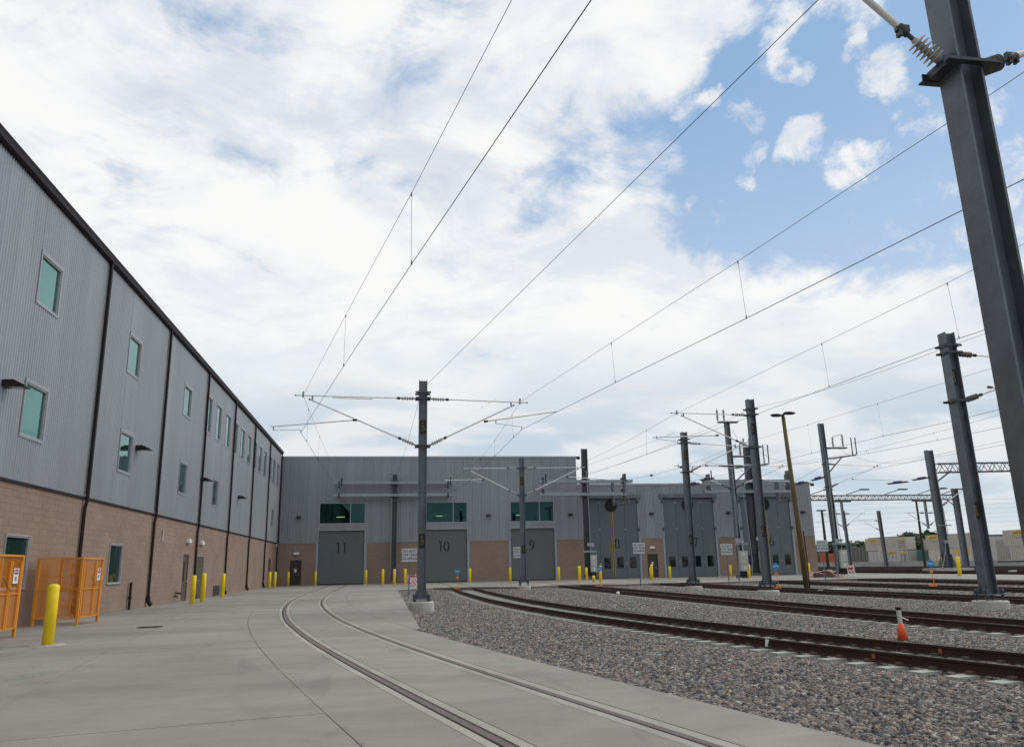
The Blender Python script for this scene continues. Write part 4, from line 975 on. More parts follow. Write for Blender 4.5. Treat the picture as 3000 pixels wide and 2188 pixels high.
# L
Lp = mast('L', 'mast at the right on a wide low footing, second nearest to the camera', 18.75, 23.2, 8.82, z0=.33, lean=-.12, w=.36, d=.38, found=.52, fz=(-.3, .12), plaques=(2.9, 7.3), ptxt='C\n9\n-2')
v = px(23.2, (2799, 1037.5), (2909, 1046.7), (2822, 1176), (2921, 1117)); sl = (v[1].z-v[0].z)/(v[1].x-v[0].x); sb = (v[3].z-v[2].z)/(v[3].x-v[2].x)
cantilever('L', dict(top0=(0, 8.12), top1=(23.4, 8.12+sl*4.6), cl=(22.9, 7.85), br0=(0, 6.47), br1=(22.3, 6.47+sb*.62*3.5), rg0=(19.9, 6.98), rg1=(24.0, 6.72), sa0=(23.7, 6.6), sa1=(22.8, 6.52)), 1, mat='insuld', ir=.10)
for z in (8.12, 6.47, 8.36): bracket(Lp, z, -.1, .36, .38)
# M: nearest mast, its head and foot outside the picture
Mp = mast('M', 'huge near mast leaning through the right edge, with white disc insulators', 5.60, 6.1, 8.7, z0=.10, w=.255, d=.285, found=.33, fz=(-.3, .0), lean=-.15)
x, y = 5.60, 6.1
def near_arm(a, b, ia, ib, r, ir, n, mat, flip=1):
    insulator(loc_(ia, x, y), loc_(ib, x, y), n, ir, Mp, mat, rr=.028); d = (ib-ia).normalized()
    MB().lathe(loc_(ib, x, y), loc_(ib+d*.09, x, y), [(0, .022), (1, .022)], 10).build('clevis', 'galvdark', Mp)
    m = MB().lathe(loc_(ib+d*.08, x, y), loc_(ib+d*.20, x, y), [(0, .03), (.15, .045), (.85, .045), (1, .036)], 12); c = Vector(loc_(ib+d*.14, x, y)); m.box(c.x-.07, c.x+.07, c.y-.022, c.y+.022, c.z-.02, c.z+.05); m.box(c.x-.055, c.x-.02, c.y-.03, c.y+.03, c.z-.075, c.z); m.box(c.x+.03, c.x+.055, c.y-.03, c.y+.03, c.z-.06, c.z+.02); m.build('clamp', 'galvdark', Mp)
    rod(loc_(ib+d*.15, x, y), loc_(b, x, y), r, Mp, 'brace_tube', 'alu', 14)
v = px(6.1, (2758, 170), (2660, 85), (2537, 0), (2478, -42))
zoff = Vector((0, 0, 0)); dl = (v[1]-v[0]); dl.y = 0; dl.normalize(); ia = Vector((5.50-.22, 6.1, 6.17))
far = Vector((1.75, 6.1, 6.17+dl.z/abs(dl.x)*3.5)); near_arm(None, far, ia, ia+dl*.335, .034, .102, 6, 'insul')
ib = Vector((5.50+.20, 6.1, 6.12)); vr = px(6.1, (2873, 195), (3000, 150)); dr = (vr[1]-vr[0]); dr.y = 0; dr.normalize()
near_arm(None, ib+dr*4.0, ib, ib+dr*.30, .034, .085, 6, 'insuld')
m = MB()
for bx in ((-.30, .27, -.225, -.155, 6.05, 6.065), (-.30, .27, -.163, -.150, 6.065, 6.13), (-.30, .27, .150, .163, 6.065, 6.13), (-.30, .27, .155, .225, 6.05, 6.065), (-.25, -.131, -.148, .148, 6.06, 6.14), (.131, .22, -.148, .148, 6.06, 6.14)): m.box(bx[0]-.10, bx[1]-.10, *bx[2:])
m; m.build('bracket', 'galvdark', Mp)
bracket(Mp, 7.95, -.14, .255, .285)
# F, I, D, G, B : masts carrying switches or double beams
def cabinet(t, cx, yy, z0, z1, w=.5, txt=None):
    m = MB().box(cx-w/2, cx+w/2, yy-.32, yy, z0, z1); o = m.build('cabinet', 'cab', t); MB().box(cx-w/2-.004, cx+w/2+.004, yy-.325, yy-.1, z0+(z1-z0)*.34, z0+(z1-z0)*.355).build('seam', 'plate', o)
    for zz in (z0+(z1-z0)*.17, z0+(z1-z0)*.85): MB().box(cx-.07, cx+.07, yy-.328, yy-.3215, zz-.08, zz+.08).build('label_plate', 'white', o)
    MB().box(cx-w*.3, cx+w*.3, yy-.25, yy-.05, z0-.5, z0-.01).build('cabinet_foot', 'black', t)
def conduit(t, pts, r=.035, mat='galvlight'): MB().tube(pts, r, 8).build('conduit', mat, t)
def numsign(t, cx, yy, z, txt):
    p = MB().box(cx-.33, cx+.33, yy-.01, yy, z-.14, z+.14).build('number_sign', 'signwhite', t); lettering(txt, .24, 'text', p, face_my(cx, yy-.012, z))
Fp = mast('F', 'mast with switch cabinet and insulated switch arm between doors seven and six', 27.32, 59.9, 12.4, z0=.30, w=.36, d=.36, lean=-.18, cyl=False, plaques=(7.6, 3.3), ptxt='C\n8\n-9')
Ip = mast('I', 'mast with grey switch cabinet right of the shed, beside the tripod barricade', 38.5, 64.9, 13.3, z0=.30, w=.40, d=.40, lean=-.22, cyl=False, plaques=(7.9, 3.6), ptxt='C\n7\n-7')
Dp = mast('D', 'thick dark mast left of door eight carrying two pairs of box beams', 19.7, 77.9, 12.85, z0=.35, w=.55, d=.5, lean=.05, cyl=False, mat='galvdark', plaques=(4.2, 8.2), ptxt='C\n8\n7')
Gp = mast('G', 'thick dark mast left of door six carrying two pairs of box beams', 35.8, 75.2, 12.7, z0=.35, w=.62, d=.5, lean=.2, cyl=False, mat='galvdark', plaques=(4.0, 8.0), ptxt='C\n8\n8')
Bp = mast('B', 'dark mast between doors eleven and ten carrying two pairs of box beams', .86, 81.0, 10.65, z0=.35, w=.45, d=.45, cyl=False, mat='galvdark', plaques=(7.6, 2.8), ptxt='C\n11\n-1')
v = px(59.9, *(Zm(1960, 1250, 6.607, [(110, 763), (180, 763)]) + Zm(1960, 1250, 6.607, [(440, 885)]) + Zm(2120, 1300, 8.09, [(1490, 530), (1395, 530), (1350, 565), (890, 858), (1740, 900)])))
cantilever('F', dict(top0=(0, 8.88), top1=q(v[0]), cl=q(v[1]), br0=(0, 7.1), br1=q(v[2])), -1, mat='insuld')
cantilever('F', dict(top0=(0, 8.88), top1=q(v[3]), cl=q(v[4]), br0=(0, 7.15), br1=q(v[5]), rg0=q(v[6]), rg1=q(v[7])), 1, mat='insuld')
FM = (v[1], v[4])
v = px(64.9, *Zm(2360, 1200, 2.95, [(650, 490), (620, 488), (600, 496), (400, 600), (775, 610), (645, 650), (745, 632)]))
cantilever('I', dict(top0=(0, 9.67), top1=q(v[0]), cl=q(v[1]), br0=(0, 7.66), br1=q(v[2]), rg0=q(v[3]), rg1=q(v[4])), 1, mat='insuld')
IM = v[1]
for t, zz in ((Fp, 8.88), (Fp, 7.1), (Ip, 9.67), (Ip, 7.66)): bracket(t, zz, -.12, .38, .38)
def switchgear(t, zp, cx0, side, reach, cabx):
    # platform, two arms and insulators
    m = MB().box(min(cx0, cx0+side*reach), max(cx0, cx0+side*reach), -.22, .22, zp, zp+.10); m.build('switch_platform', 'galv', t)
    m = MB().tube([(cx0, 0, zp-.9), (cx0+side*(reach+.9), 0, zp-.55)], .07, 6); m.tube([(cx0, 0, zp-2.1), (cx0+side*(reach*.75), 0, zp-.7)], .06, 6); m.build('platform_strut', 'galv', t)
    for k, dx in enumerate((reach*.35, reach*.85)):
        insulator((cx0+side*dx, 0, zp+.10), (cx0+side*dx, 0, zp+1.05+.25*k), 8, .11, t, 'insuld')
    rod((cx0+side*(reach+.55), 0, zp-.6), (cx0+side*(reach+.55), 0, zp+1.0), .05, t, 'switch_post', 'galvdark'); rod((cx0+side*(reach+.95), 0, zp-.5), (cx0+side*(reach+.95), 0, zp+1.0), .05, t, 'switch_post', 'galvdark')
    rod((cx0+side*reach*.35, 0, zp+1.05), (cx0+side*(reach*.85), 0, zp+1.3), .025, t, 'switch_blade', 'galvlight')
    cabinet(t, cabx, -.32, .75, 2.25, .62)
    for dx in (-.14, -.22): conduit(t, [(dx-.18, -.25, 0.0), (dx-.02, -.25, 1.2), (dx, -.25, 2.2), (dx+.02, -.25, zp-1)], .03)
    conduit(t, [(cabx, -.42, 2.25), (cabx-.03, -.42, 3.2), (cabx-.15, -.25, 6.5), (-.25, -.25, zp)], .028)
    MB().box(-.5, .62, -.36, -.25, 2.72, 2.86).build('crossbar', 'galvlight', t)
switchgear(Ip, 11.05, .1, 1, 1.9, .22); numsign(Ip, .05, -.40, 3.05, 'C8S07')
switchgear(Fp, 9.6, .0, 1, 2.2, .05); numsign(Fp, -.1, -.40, 3.05, 'C8S09')
# head of mast F: small cross platform with two insulators
m = MB().box(-.9, .75, -.2, .2, 12.38, 12.48); m.build('head_platform', 'galv', Fp)
for dx in (-.75, -.2): insulator((dx-.18, 0, 12.5), (dx-.18, 0, 13.5), 8, .11, Fp, 'insuld')
def beams(t, key, x0, x1, z, xm, ym, dz=.26, dy=.55):
    for e in (-1, 1):
        m = MB().box(x0-xm, x1-xm, e*dy/2-.05, e*dy/2+.05, z-dz/2, z+dz/2); m.build('box_beam', 'galvlight', t)
    m = MB().box(-.42, .42, -.40, .40, z-dz/2-.06, z-dz/2-.005); m.box(-.42, .42, -.40, .40, z+dz/2+.005, z+dz/2+.06); m.build('beam_bracket', 'galvdark', t)
beams(Bp, 'B', -5.1, 6.7, 9.80, .86, 81); beams(Bp, 'B', -5.1, 6.7, 8.57, .86, 81)
beams(Dp, 'D', 14.95, 24.6, 9.55, 19.7, 77.9, .30); beams(Dp, 'D', 14.95, 24.0, 8.30, 19.7, 77.9, .34)
beams(Gp, 'G', 31.1, 40.5, 9.25, 35.8, 75.2, .30); beams(Gp, 'G', 31.1, 40.5, 8.22, 35.8, 75.2, .30)
for t, xm, L in ((Bp, .86, (-4.6, 6.2)), (Dp, 19.7, (15.4, 23.6)), (Gp, 35.8, (31.6, 40.0))):
    for X in L:
        m = MB().box(X-xm-.08, X-xm+.08, -.36, .36, 9.35, 9.95); m.build('wire_anchor', 'galvdark', t); rod((X-xm+.25, -.35, 9.5), (X-xm+.25, -.35, 10.3), .06, t, 'arrester', 'black')
        MB().box(X-xm-.08, X-xm+.08, -.36, .36, 8.3, 8.8).build('wire_anchor', 'galvdark', t)
for t, X in ((Dp, 23.0-19.7), (Gp, 39.3-35.8)):
    for dx in (0, .35, .7, 1.05): insulator((X+dx, -.2, 8.0), (X+dx, -.2, 7.15), 5, .11, t, 'insuld')
    rod((X-.5, -.2, 7.1), (X+1.6, -.2, 7.4), .05, t, 'section_bar', 'galvdark')
    m = MB().box(X-.5, X-.34, -.3, .3, 7.2, 9.4); m.box(X+.7, X+.86, -.3, .3, 8.0, 10.3); m.build('hanger_post', 'galv', t)
conduit(Dp, [(.18, -.42, 2.3), (.20, -.42, 6), (.10, -.42, 10.6)], .045); cabinet(Dp, .42, -.42, .75, 2.35, .62); numsign(Dp, .22, -.44, 3.35, 'C8S07')
MB().box(-.55, .75, -.5, -.4, 2.6, 2.78).build('crossbar', 'galvlight', Dp)
cabinet(Gp, .55, -.42, .75, 2.35, .62); numsign(Gp, .45, -.46, 3.6, 'C8S08'); conduit(Gp, [(-.6, -.42, .1), (-.45, -.42, 1.6), (-.6, -.42, 5), (-.8, -.42, 8.2)], .04)
insulator((-.2, -.2, 12.7), (-.2, -.2, 13.6), 8, .12, Gp, 'insuld'); insulator((.4, -.2, 12.7), (.4, -.2, 13.6), 8, .12, Gp, 'insuld')
conduit(Bp, [(-.45, -.3, .1), (-.30, -.3, 1.4), (-.30, -.3, 8.3)], .03)
for t in (Bp,):
    MB().tube([(-.25, -.25, 10.7), (-.7, -.25, 10.55), (-.55, -.25, 10.2)], .03, 6).build('jumper', 'galvdark', t)
# flared feet of the two big masts
# ------------------------------------------------------------------ overhead lines (each: messenger, contact wire, droppers)
def sag(a, b, s, n=10): return [a.lerp(b, k/n)-Vector((0, 0, s*4*(k/n)*(1-k/n))) for k in range(n+1)]
def line_thing(label, group='overhead lines above the tracks'): return thing('overhead_line', label, 'overhead line', (0, 0, 0), 0, group)
def wire(pts, r, parent, name, mat='wire'): return MB().tube(pts, r*.70, 5, False).build(name, mat, parent)
def dropper(parent, a, b):
    m = MB().tube([a, b], .0032, 4); m.tube([a+Vector((0, 0, .01)), a-Vector((0, 0, .06))], .014, 5); m.tube([b+Vector((0, 0, .07)), b-Vector((0, 0, .01))], .013, 5); m.build('dropper', 'wire', parent)
V1 = 1.32450
# track 11
o = line_thing('catenary over the paved curve, from above the camera past mast C 16-17 to door eleven')
mN = [G(1132*V1, 0, 8.0), G(910*V1, 428*V1, 7.78), G(765*V1, 697*V1, 7.80)]; cN = [G(1308*V1, 0, 6.6), G(910*V1, 585*V1, 6.58), G(760*V1, 810*V1, 6.58)]
south_m = mN[0]+(mN[0]-mN[1])*1.2; south_m.z = 8.25; south_c = cN[0]+(cN[0]-cN[1])*1.0; south_c.z = 6.62
wire([south_m, mN[0], mN[1], mN[2], AM[0]], .0065, o, 'messenger_wire'); wire([south_c, cN[0], cN[1], cN[2], AM[1]-Vector((0, 0, .10))], .0095, o, 'contact_wire')
for a, b in ((mN[1], cN[1]), (mN[2], cN[2])): dropper(o, a, Vector((a.x*.5+b.x*.5, a.y*.5+b.y*.5, b.z)) if False else b)
bm1 = Vector((-4.35, 81, 9.75)); bc1 = Vector((-4.4, 81, 8.55))
wire(sag(AM[0], bm1, .25), .008, o, 'messenger_wire'); wire([AM[1]-Vector((0, 0, .10)), bc1], .012, o, 'contact_wire')
for f in (.06, .22, .45): a = AM[0].lerp(bm1, f)-Vector((0, 0, 1.0*f*(1-f))); b = (AM[1]-Vector((0, 0, .10))).lerp(bc1, f); dropper(o, a, b)
# track 10
o = line_thing('catenary curving over the nearest gravel track to door ten')
mm = [G(2265*V1, 160*V1, 7.95), G(2097*V1, 272*V1, 7.9), G(1632*V1, 578*V1, 7.72), G(1352*V1, 758*V1, 7.72)]
cc = [G(3000, 396*V1, 6.6), G(2133*V1, 463*V1, 6.6), G(1651*V1, 704*V1, 6.62), G(1361*V1, 846*V1, 6.66)]
cc[0] = cc[1]+(cc[1]-cc[2])*.9; cc[0].z = 6.6
mm0 = mm[0]+(mm[0]-mm[1])*2.0; mm0.z = 8.1
wire([mm0]+mm+[AM[2]], .0075, o, 'messenger_wire'); wire(cc+[AM[3]-Vector((0, 0, .10))], .011, o, 'contact_wire')
dropper(o, mm[2], cc[2]); dropper(o, mm[3], cc[3])
wire(sag(AM[2], CM[0], .25), .008, o, 'messenger_wire'); wire([AM[3]-Vector((0, 0, .10)), CM[1]-Vector((0, 0, .10))], .012, o, 'contact_wire')
e1, e2 = Vector((6.1, 81, 9.75)), Vector((6.1, 81, 8.55)); wire([CM[0], e1], .010, o, 'messenger_wire'); wire([CM[1]-Vector((0, 0, .10)), e2], .014, o, 'contact_wire')
for f in (.10, .38, .7): dropper(o, AM[2].lerp(CM[0], f)-Vector((0, 0, f*(1-f))), (AM[3]-Vector((0, 0, .10))).lerp(CM[1]-Vector((0, 0, .10)), f))
# feeder over mast A
o = line_thing('single feeder cable crossing the sky to the head of mast C 16-17')
fa = Vector((1.30, 30.5, 8.22)); f0 = G(1810*V1, 0, 8.3); fm = fa.lerp(f0, 1.6); wire([fm, f0, fa], .009, o, 'feeder_wire'); wire(sag(fa, Vector((.9, 80.9, 10.75)), .6), .009, o, 'feeder_wire')
z3 = lambda L: Zm(1500, 700, 1.51, L)
def xline(label, X, mpx, cpx, drops, rm=.008, rc=.011, north=None):
    o = line_thing(label); mp = [ATX(a, b, X_) for (a, b), X_ in zip(z3(mpx), X[0])] if isinstance(X[0], (list, tuple)) else [ATX(a, b, X[0]) for a, b in z3(mpx)]
    cp = [ATX(a, b, X[-1] if not isinstance(X[-1], (list, tuple)) else X[-1][i]) for i, (a, b) in enumerate(z3(cpx))]
    if mp: wire(mp, rm, o, 'messenger_wire')
    if cp: wire(cp, rc, o, 'contact_wire')
    for a, b in drops: dropper(o, mp[a], cp[b])
    return o, mp, cp
hm, hc = HM[0], HM[1]-Vector((0, 0, .10))
o = line_thing('catenary over the second gravel track, hung from mast C nine')
def gz(p, z): a = z3([p])[0]; return G(a[0], a[1], z)
m9 = [gz((2500, -110), 8.3), gz((2265, 22), 8.1), gz((1925, 195), 7.8), gz((1370, 463), 7.95), hm]; c9 = [gz((2500, 230), 6.7), gz((2105, 398), 6.7), gz((1978, 440), 6.7), gz((1403, 655), 6.9), hc]
wire(m9, .0075, o, 'messenger_wire'); wire(c9, .011, o, 'contact_wire'); dropper(o, m9[2], c9[2]); dropper(o, m9[3], c9[3])
t1 = Vector((14.6, 77.9, 9.6)); wire(sag(hm, t1, .35), .010, o, 'messenger_wire'); wire([hc, Vector((14.6, 77.9, 8.4))], .013, o, 'contact_wire'); wire(sag(hm.lerp(t1, .01)-Vector((0, 0, .9)), Vector((16.2, 77.9, 10.2)), .2), .010, o, 'contact_wire')
for f in (.12, .45): dropper(o, hm.lerp(t1, f)-Vector((0, 0, .35*4*f*(1-f))), hc.lerp(Vector((14.6, 77.9, 8.4)), f))
o = line_thing('feeder cable strung between the heads of masts E, C 9 and the right-hand mast')
f1 = Vector((18.65, 23.0, 8.36)); f2 = Vector((17.98, 36.6, 8.88)); f3 = Vector((17.6, 45.1, 8.70)); wire([f1.lerp(f2, -1.2)+Vector((0, 0, .3))]+sag(f1, f2, .2), .009, o, 'feeder_wire'); wire(sag(f2, f3, .08), .009, o, 'feeder_wire'); wire(sag(f3, Vector((15.6, 77.9, 9.9)), .6), .009, o, 'feeder_wire')
em, ec = EM[0], EM[1]-Vector((0, 0, .1))
o = line_thing('catenary over the third gravel track, from the right edge past mast E to door eight')
m8 = [ATX(a, b, X) for (a, b), X in zip(z3([(2400, 480), (2135, 568), (1925, 632), (1617, 728), (1308, 822), (1090, 883)]), (23.0, 22.7, 22.5, 22.1, 21.8, 21.6))]
c8 = [ATX(a, b, X) for (a, b), X in zip(z3([(2400, 690), (2170, 750), (1960, 803), (1642, 872), (1325, 948)]), (23.0, 22.7, 22.5, 22.1, 21.8))]
wire(m8+[em], .009, o, 'messenger_wire'); wire(c8+[ec], .012, o, 'contact_wire'); dropper(o, m8[3], c8[3]); dropper(o, m8[4], c8[4])
wire(sag(em, Vector((23.4, 77.9, 9.7)), .4), .011, o, 'messenger_wire'); wire([ec, Vector((23.6, 77.9, 8.3)), Vector((23.4, FY(23.3), 7.4))], .013, o, 'contact_wire')
for p, d_ in ((.35, 0), (.62, 1)):
    a = em.lerp(Vector((23.4, 77.9, 9.7)), p)-Vector((0, 0, .4*4*p*(1-p))); b = ec.lerp(Vector((23.6, 77.9, 8.3)), p); dropper(o, a, b)
    MB().lathe(a-Vector((.0, .3, .02)), a+Vector((.0, .3, .02)), [(0, .02), (.2, .09), (.8, .09), (1, .02)], 8).build('strain_insulator', 'galvdark', o)
o = line_thing('catenary over the fourth gravel track, past mast F towards door seven')
m7 = [ATX(a, b, 29.3) for a, b in z3([(2450, 700), (2170, 775), (1865, 858), (1567, 937), (1440, 957)])]; c7 = [ATX(a, b, 29.2) for a, b in z3([(2450, 775), (2180, 830), (1882, 890), (1577, 948), (1440, 968)])]
wire(m7+[FM[1]], .010, o, 'messenger_wire'); wire(c7+[Vector((31.2, 59.9, 7.0))], .013, o, 'contact_wire'); dropper(o, m7[2], c7[2]); dropper(o, m7[3], c7[3])
wire([FM[1], Vector((31.6, 75.2, 9.4))], .011, o, 'messenger_wire'); wire([Vector((31.2, 59.9, 7.0)), Vector((31.8, 75, 8.1)), Vector((31.8, FY(31.8), 7.4))], .013, o, 'contact_wire')
o = line_thing('catenary over the farthest gravel track towards door six')
m6 = [ATX(a, b, 37) for a, b in z3([(2450, 835), (2190, 890), (1890, 952), (1640, 990)])]; c6 = [ATX(a, b, 37) for a, b in z3([(2450, 855), (2190, 907), (1823, 975), (1400, 1060)])]
wire(m6+[IM], .011, o, 'messenger_wire'); wire(c6, .013, o, 'contact_wire'); dropper(o, m6[2], c6[2])
# section switches hanging in the wires near the shed
def switch(pa, pb, label, Y):
    a, b = AT(*pa, Y), AT(*pb, Y); t = thing('section_insulator', label, 'insulator', tuple((a+b)/2), 0, 'blue section insulators in the contact wires'); c = (a+b)/2; a, b = a-c, b-c
    m = MB().tube([a.lerp(b, .30), a.lerp(b, .68)], .13, 8); m.build('blue_body', 'blue', t); m = MB().tube([a-Vector((0, .1, .08)), b-Vector((0, .1, .08))], .045, 6); m.tube([a+Vector((0, .1, 0)), b+Vector((0, .1, 0))], .04, 6); m.build('runner', 'underframe', t)
switch((2016, 1418), (2048, 1414), 'small blue section insulator left of the switch mast at door seven', 58); switch((2052, 1405), (2092, 1399), 'blue section insulator hanging between masts E and F', 58)
switch((2328, 1416), (2368, 1411), 'blue section insulator right of the timber lamp pole', 62); switch((2377, 1406), (2417, 1395), 'blue section insulator against the mast right of the shed', 60)
switch((2600, 1416), (2660, 1409), 'blue section insulator over the far yard, left of the truss mast', 66); switch((2673, 1405), (2728, 1396), 'blue section insulator touching the big truss mast', 66)
o = line_thing('jumper cables drooping between the switch masts', None)
for Y, L in ((64, [(2430, 1295), (2480, 1330), (2540, 1350), (2612, 1358), (2660, 1354), (2720, 1340)]), (60, [(2223, 1324), (2260, 1343), (2305, 1357), (2360, 1359), (2420, 1348), (2500, 1335)]), (59, [(2054, 1347), (2085, 1356), (2110, 1359), (2140, 1353), (2180, 1320), (2145, 1258)])):
    wire([AT(a, b, Y) for a, b in L], .016, o, 'jumper_cable', 'wirelight')
o = line_thing('many thin wires of the far yard seen under the trusses', 'far yard wires')
for k in range(9):
    y0_ = 1475+15*k; y1_ = y0_-14-2.2*k; X = 58+5*k
    wire([ATX(2380, y0_, X) if False else AT(2385, y0_+8, 150+12*k), AT(3080, y1_-6, 105+9*k)], .016, o, 'contact_wire')

# portal trusses
def truss(t, p0, p1, h, dy=.6, n=24, r=.06):
    p0 = Vector(p0); p1 = Vector(p1); m = MB()
    for dz in (0, -h):
        for e in (-dy/2, dy/2): m.tube([p0+Vector((0, e, dz)), p1+Vector((0, e, dz))], r, 4)
    m.build('chord', 'galv', t); m = MB()
    for k in range(n):
        a = p0.lerp(p1, k/n); b = p0.lerp(p1, (k+1)/n); mid = a.lerp(b, .5)
        for e in (-dy/2, dy/2): m.tube([a+Vector((0, e, -h)), mid+Vector((0, e, 0))], r*.6, 4); m.tube([mid+Vector((0, e, 0)), b+Vector((0, e, -h))], r*.6, 4)
    m.build('lattice', 'galv', t)
t = thing('signal_portal', 'long lattice truss on a mast crossing the far yard, with lamps on top', 'truss', (88.0, 112.8, 0)); 
hsec(.8, .6, .05, 0, 11.9, (-.1, 0)).build('column', 'galv', t); truss(t, (-26.5, 0, 10.95), (0, 0, 10.95), .70, n=24, r=.075)
m = MB().tube([(0, 0, 8.9), (-1.8, 0, 10.3)], .08, 6); m.build('knee_brace', 'galv', t)
m = MB(); m.prism([(-.9, -.5), (.9, -.5), (.9, .5), (-.9, .5)], 0, .15); m.build('base_plate', 'galv', t)
for dx in (-24.6, -18.6, -12.2, -6.6, -2.4):
    rod((dx, 0, 11.05), (dx+2.2, -.6, 11.75), .06, t, 'lamp_bracket', 'galv'); MB().box(dx+2.1, dx+3.5, -.85, -.35, 11.70, 11.88).build('lamp_head', 'galvdark', t)
for dx, dz in ((-19.5, 4.3), (-5.5, 4.3)):
    m = MB().box(dx-1.5, dx+1.5, -.3, .3, 9.95, 10.28); m.build('drop_beam', 'galv', t); hsec(.3, .3, .03, 10-dz+.1, 9.95).build('drop_post', 'galvlight', t, loc=(dx, 0, 0))
    for s_ in (-1, 1):
        arm(t, (dx+s_*.15, 0, 8.2), (dx+s_*3.6, 0, 8.25), 'top_tube', .035, True, 4, .12, .8, mat='insuld'); arm(t, (dx+s_*.15, 0, 6.2), (dx+s_*3.1, 0, 8.2), 'brace_tube', .04, True, 4, .12, .8, mat='insuld')
        rod((dx+s_*1.6, 0, 7.1), (dx+s_*4.6, 0, 7.0), .03, t, 'register_arm', 'alu')
t = thing('truss_mast', 'big mast between two yellow bollards carrying a lattice truss to the right', 'truss', (61.6, 81.9, 0))
hsec(.75, .6, .05, 0, 13.4, (-.35, 0)).build('column', 'galv', t)
truss(t, (.4, 0, 11.88), (26, 0, 12.3), 1.0, n=19, r=.08); m = MB().tube([(.3, 0, 9.9), (2.2, 0, 11.1)], .09, 6); m.build('knee_brace', 'galv', t)
m = MB(); m.prism([(-2.3, -1.2), (2.3, -1.2), (2.3, 1.2), (-2.3, 1.2)], -.1, .32); m.build('plinth', 'found', t)
for sx in (-1, 1):
    m = MB(); m.poly([(sx*.37, 0, .33), (sx*1.25, 0, .33), (sx*.37, 0, 2.3)]); m.box(sx*.37-.02, sx*.37+.02, -.5, .5, .33, 1.8); m.build('stiffener', 'galv', t)
MB().tube([(-1.0, -.5, .33), (-.3, -.45, 2.2), (-.2, -.42, 3.2)], .05, 6).build('conduit', 'galvlight', t); MB().tube([(.1, -.42, 3.5), (.3, -.42, 4.2), (-.1, -.42, 11)], .04, 6).build('conduit', 'galvlight', t)
MB().box(-.9, .9, -.42, -.36, 4.9, 5.0).build('crossbar', 'galvlight', t); MB().box(-.35, .2, -.42, -.36, 3.0, 3.35).build('junction_box', 'galvlight', t)
v = px(81.9, *Zm(2640, 1200, 2.36, [(300, 543), (445, 543), (440, 547), (405, 585)]))
arm(t, (.3, 0, v[0].z), (v[1].x-61.6, 0, v[1].z), 'top_tube', .035, True, 4, .12, .8, mat='insuld'); a_ = px(81.9, *Zm(2640, 1200, 2.36, [(300, 665), (438, 545)])); arm(t, (.35, 0, a_[0].z), (a_[1].x-61.6, 0, a_[1].z), 'brace_tube', .05, True, 4, .13, .8)
# far thin masts and timber poles
def far_mast(x, y, h, label, w=.32, mat='galv'):
    t = thing('catenary_mast', label, 'mast', (x, y, 0), 0, 'steel overhead-line masts'); hsec(w*1.25, w*1.2, .08, 0, h, (-.3, 0)).build('column', mat, t); return t
f = far_mast(90, 152, 11.1, 'slim far mast left of the stacked cream containers, beyond the barricade', .4)
b_ = G(2492, 1652.5); sc_f = 152/b_.y; f.location = (b_.x*sc_f, 152, 0)
f = far_mast(99, 150, 10.9, 'far grey mast standing in front of the long cream container', .45); b_ = G(2597, 1652.5); f.location = (b_.x*149/b_.y, 149, 0)
for z, L_ in ((8.9, 4.6), (7.0, 3.2)): arm(f, (-.4, 0, z), (-.4-L_, 0, z+.25 if z > 8 else z+1.6), 'top_tube', .05, True, 3, .14, .9, mat='insuld')
for x_, y_, h_, r0, lab in ((23.75, 43.6, 9.85, .135, None),):
    t = thing('timber_lamp_pole', 'tall yellowish timber pole with two flat lamp heads', 'lamp pole', (x_, y_, -.1)); tx = AT(2294.3, 1222, 43.6).x-x_
    m = MB().lathe((0, 0, 0), (tx, 0, 9.9), [(0, .155), (.5, .135), (1, .105)], 14); m.build('pole', 'wood', t, smooth=True)
    m = MB().tube([(tx, 0, 9.85), (tx, 0, 10.05)], .09, 8); m.tube([(tx-.2, 0, 10.0), (tx+.25, 0, 10.08)], .04, 8); m.build('lamp_bracket', 'lampdark', t)
    for s_, zz in ((-1, 9.98), (1, 10.12)):
        c0 = Vector((tx+s_*.42, 0, zz)); m = MB().lathe(c0-Vector((0, 0, .07)), c0+Vector((0, 0, .07)), [(0, .22), (.5, .32), (1, .26)], 14); mm_ = m.build('lamp_head', 'lampdark', t)
        mm_.data.transform(Matrix.Translation(c0) @ Matrix.Diagonal((1.25, .8, 1, 1)) @ Matrix.Translation(-c0))
    MB().tube([(.17, -.05, 0), (.16, -.05, 1.4), (.12, -.05, 3.2)], .035, 6).build('cable_guard', 'black', t)
for (bx, by), (tx_, ty_), lab, d in (((2428, 1671), (2407.5, 1496.6), 'dark timber lamp pole behind the apron sign at the end of the shed', 104), ((2711, 1661), (2684, 1468), 'thin dark timber pole between the truss posts in the far yard', 119)):
    b_ = G(bx, by); s_ = d/b_.y; b_ = Vector((b_.x*s_, d, 0)); tp = AT(tx_, ty_, d); t = thing('timber_pole', lab, 'lamp pole', tuple(b_))
    MB().lathe((0, 0, 0), (tp.x-b_.x, 0, tp.z), [(0, .22), (1, .15)], 10).build('pole', 'woodd', t); MB().box(tp.x-b_.x-.7, tp.x-b_.x+.6, -.15, .15, tp.z, tp.z+.16).build('lamp_head', 'lampdark', t)

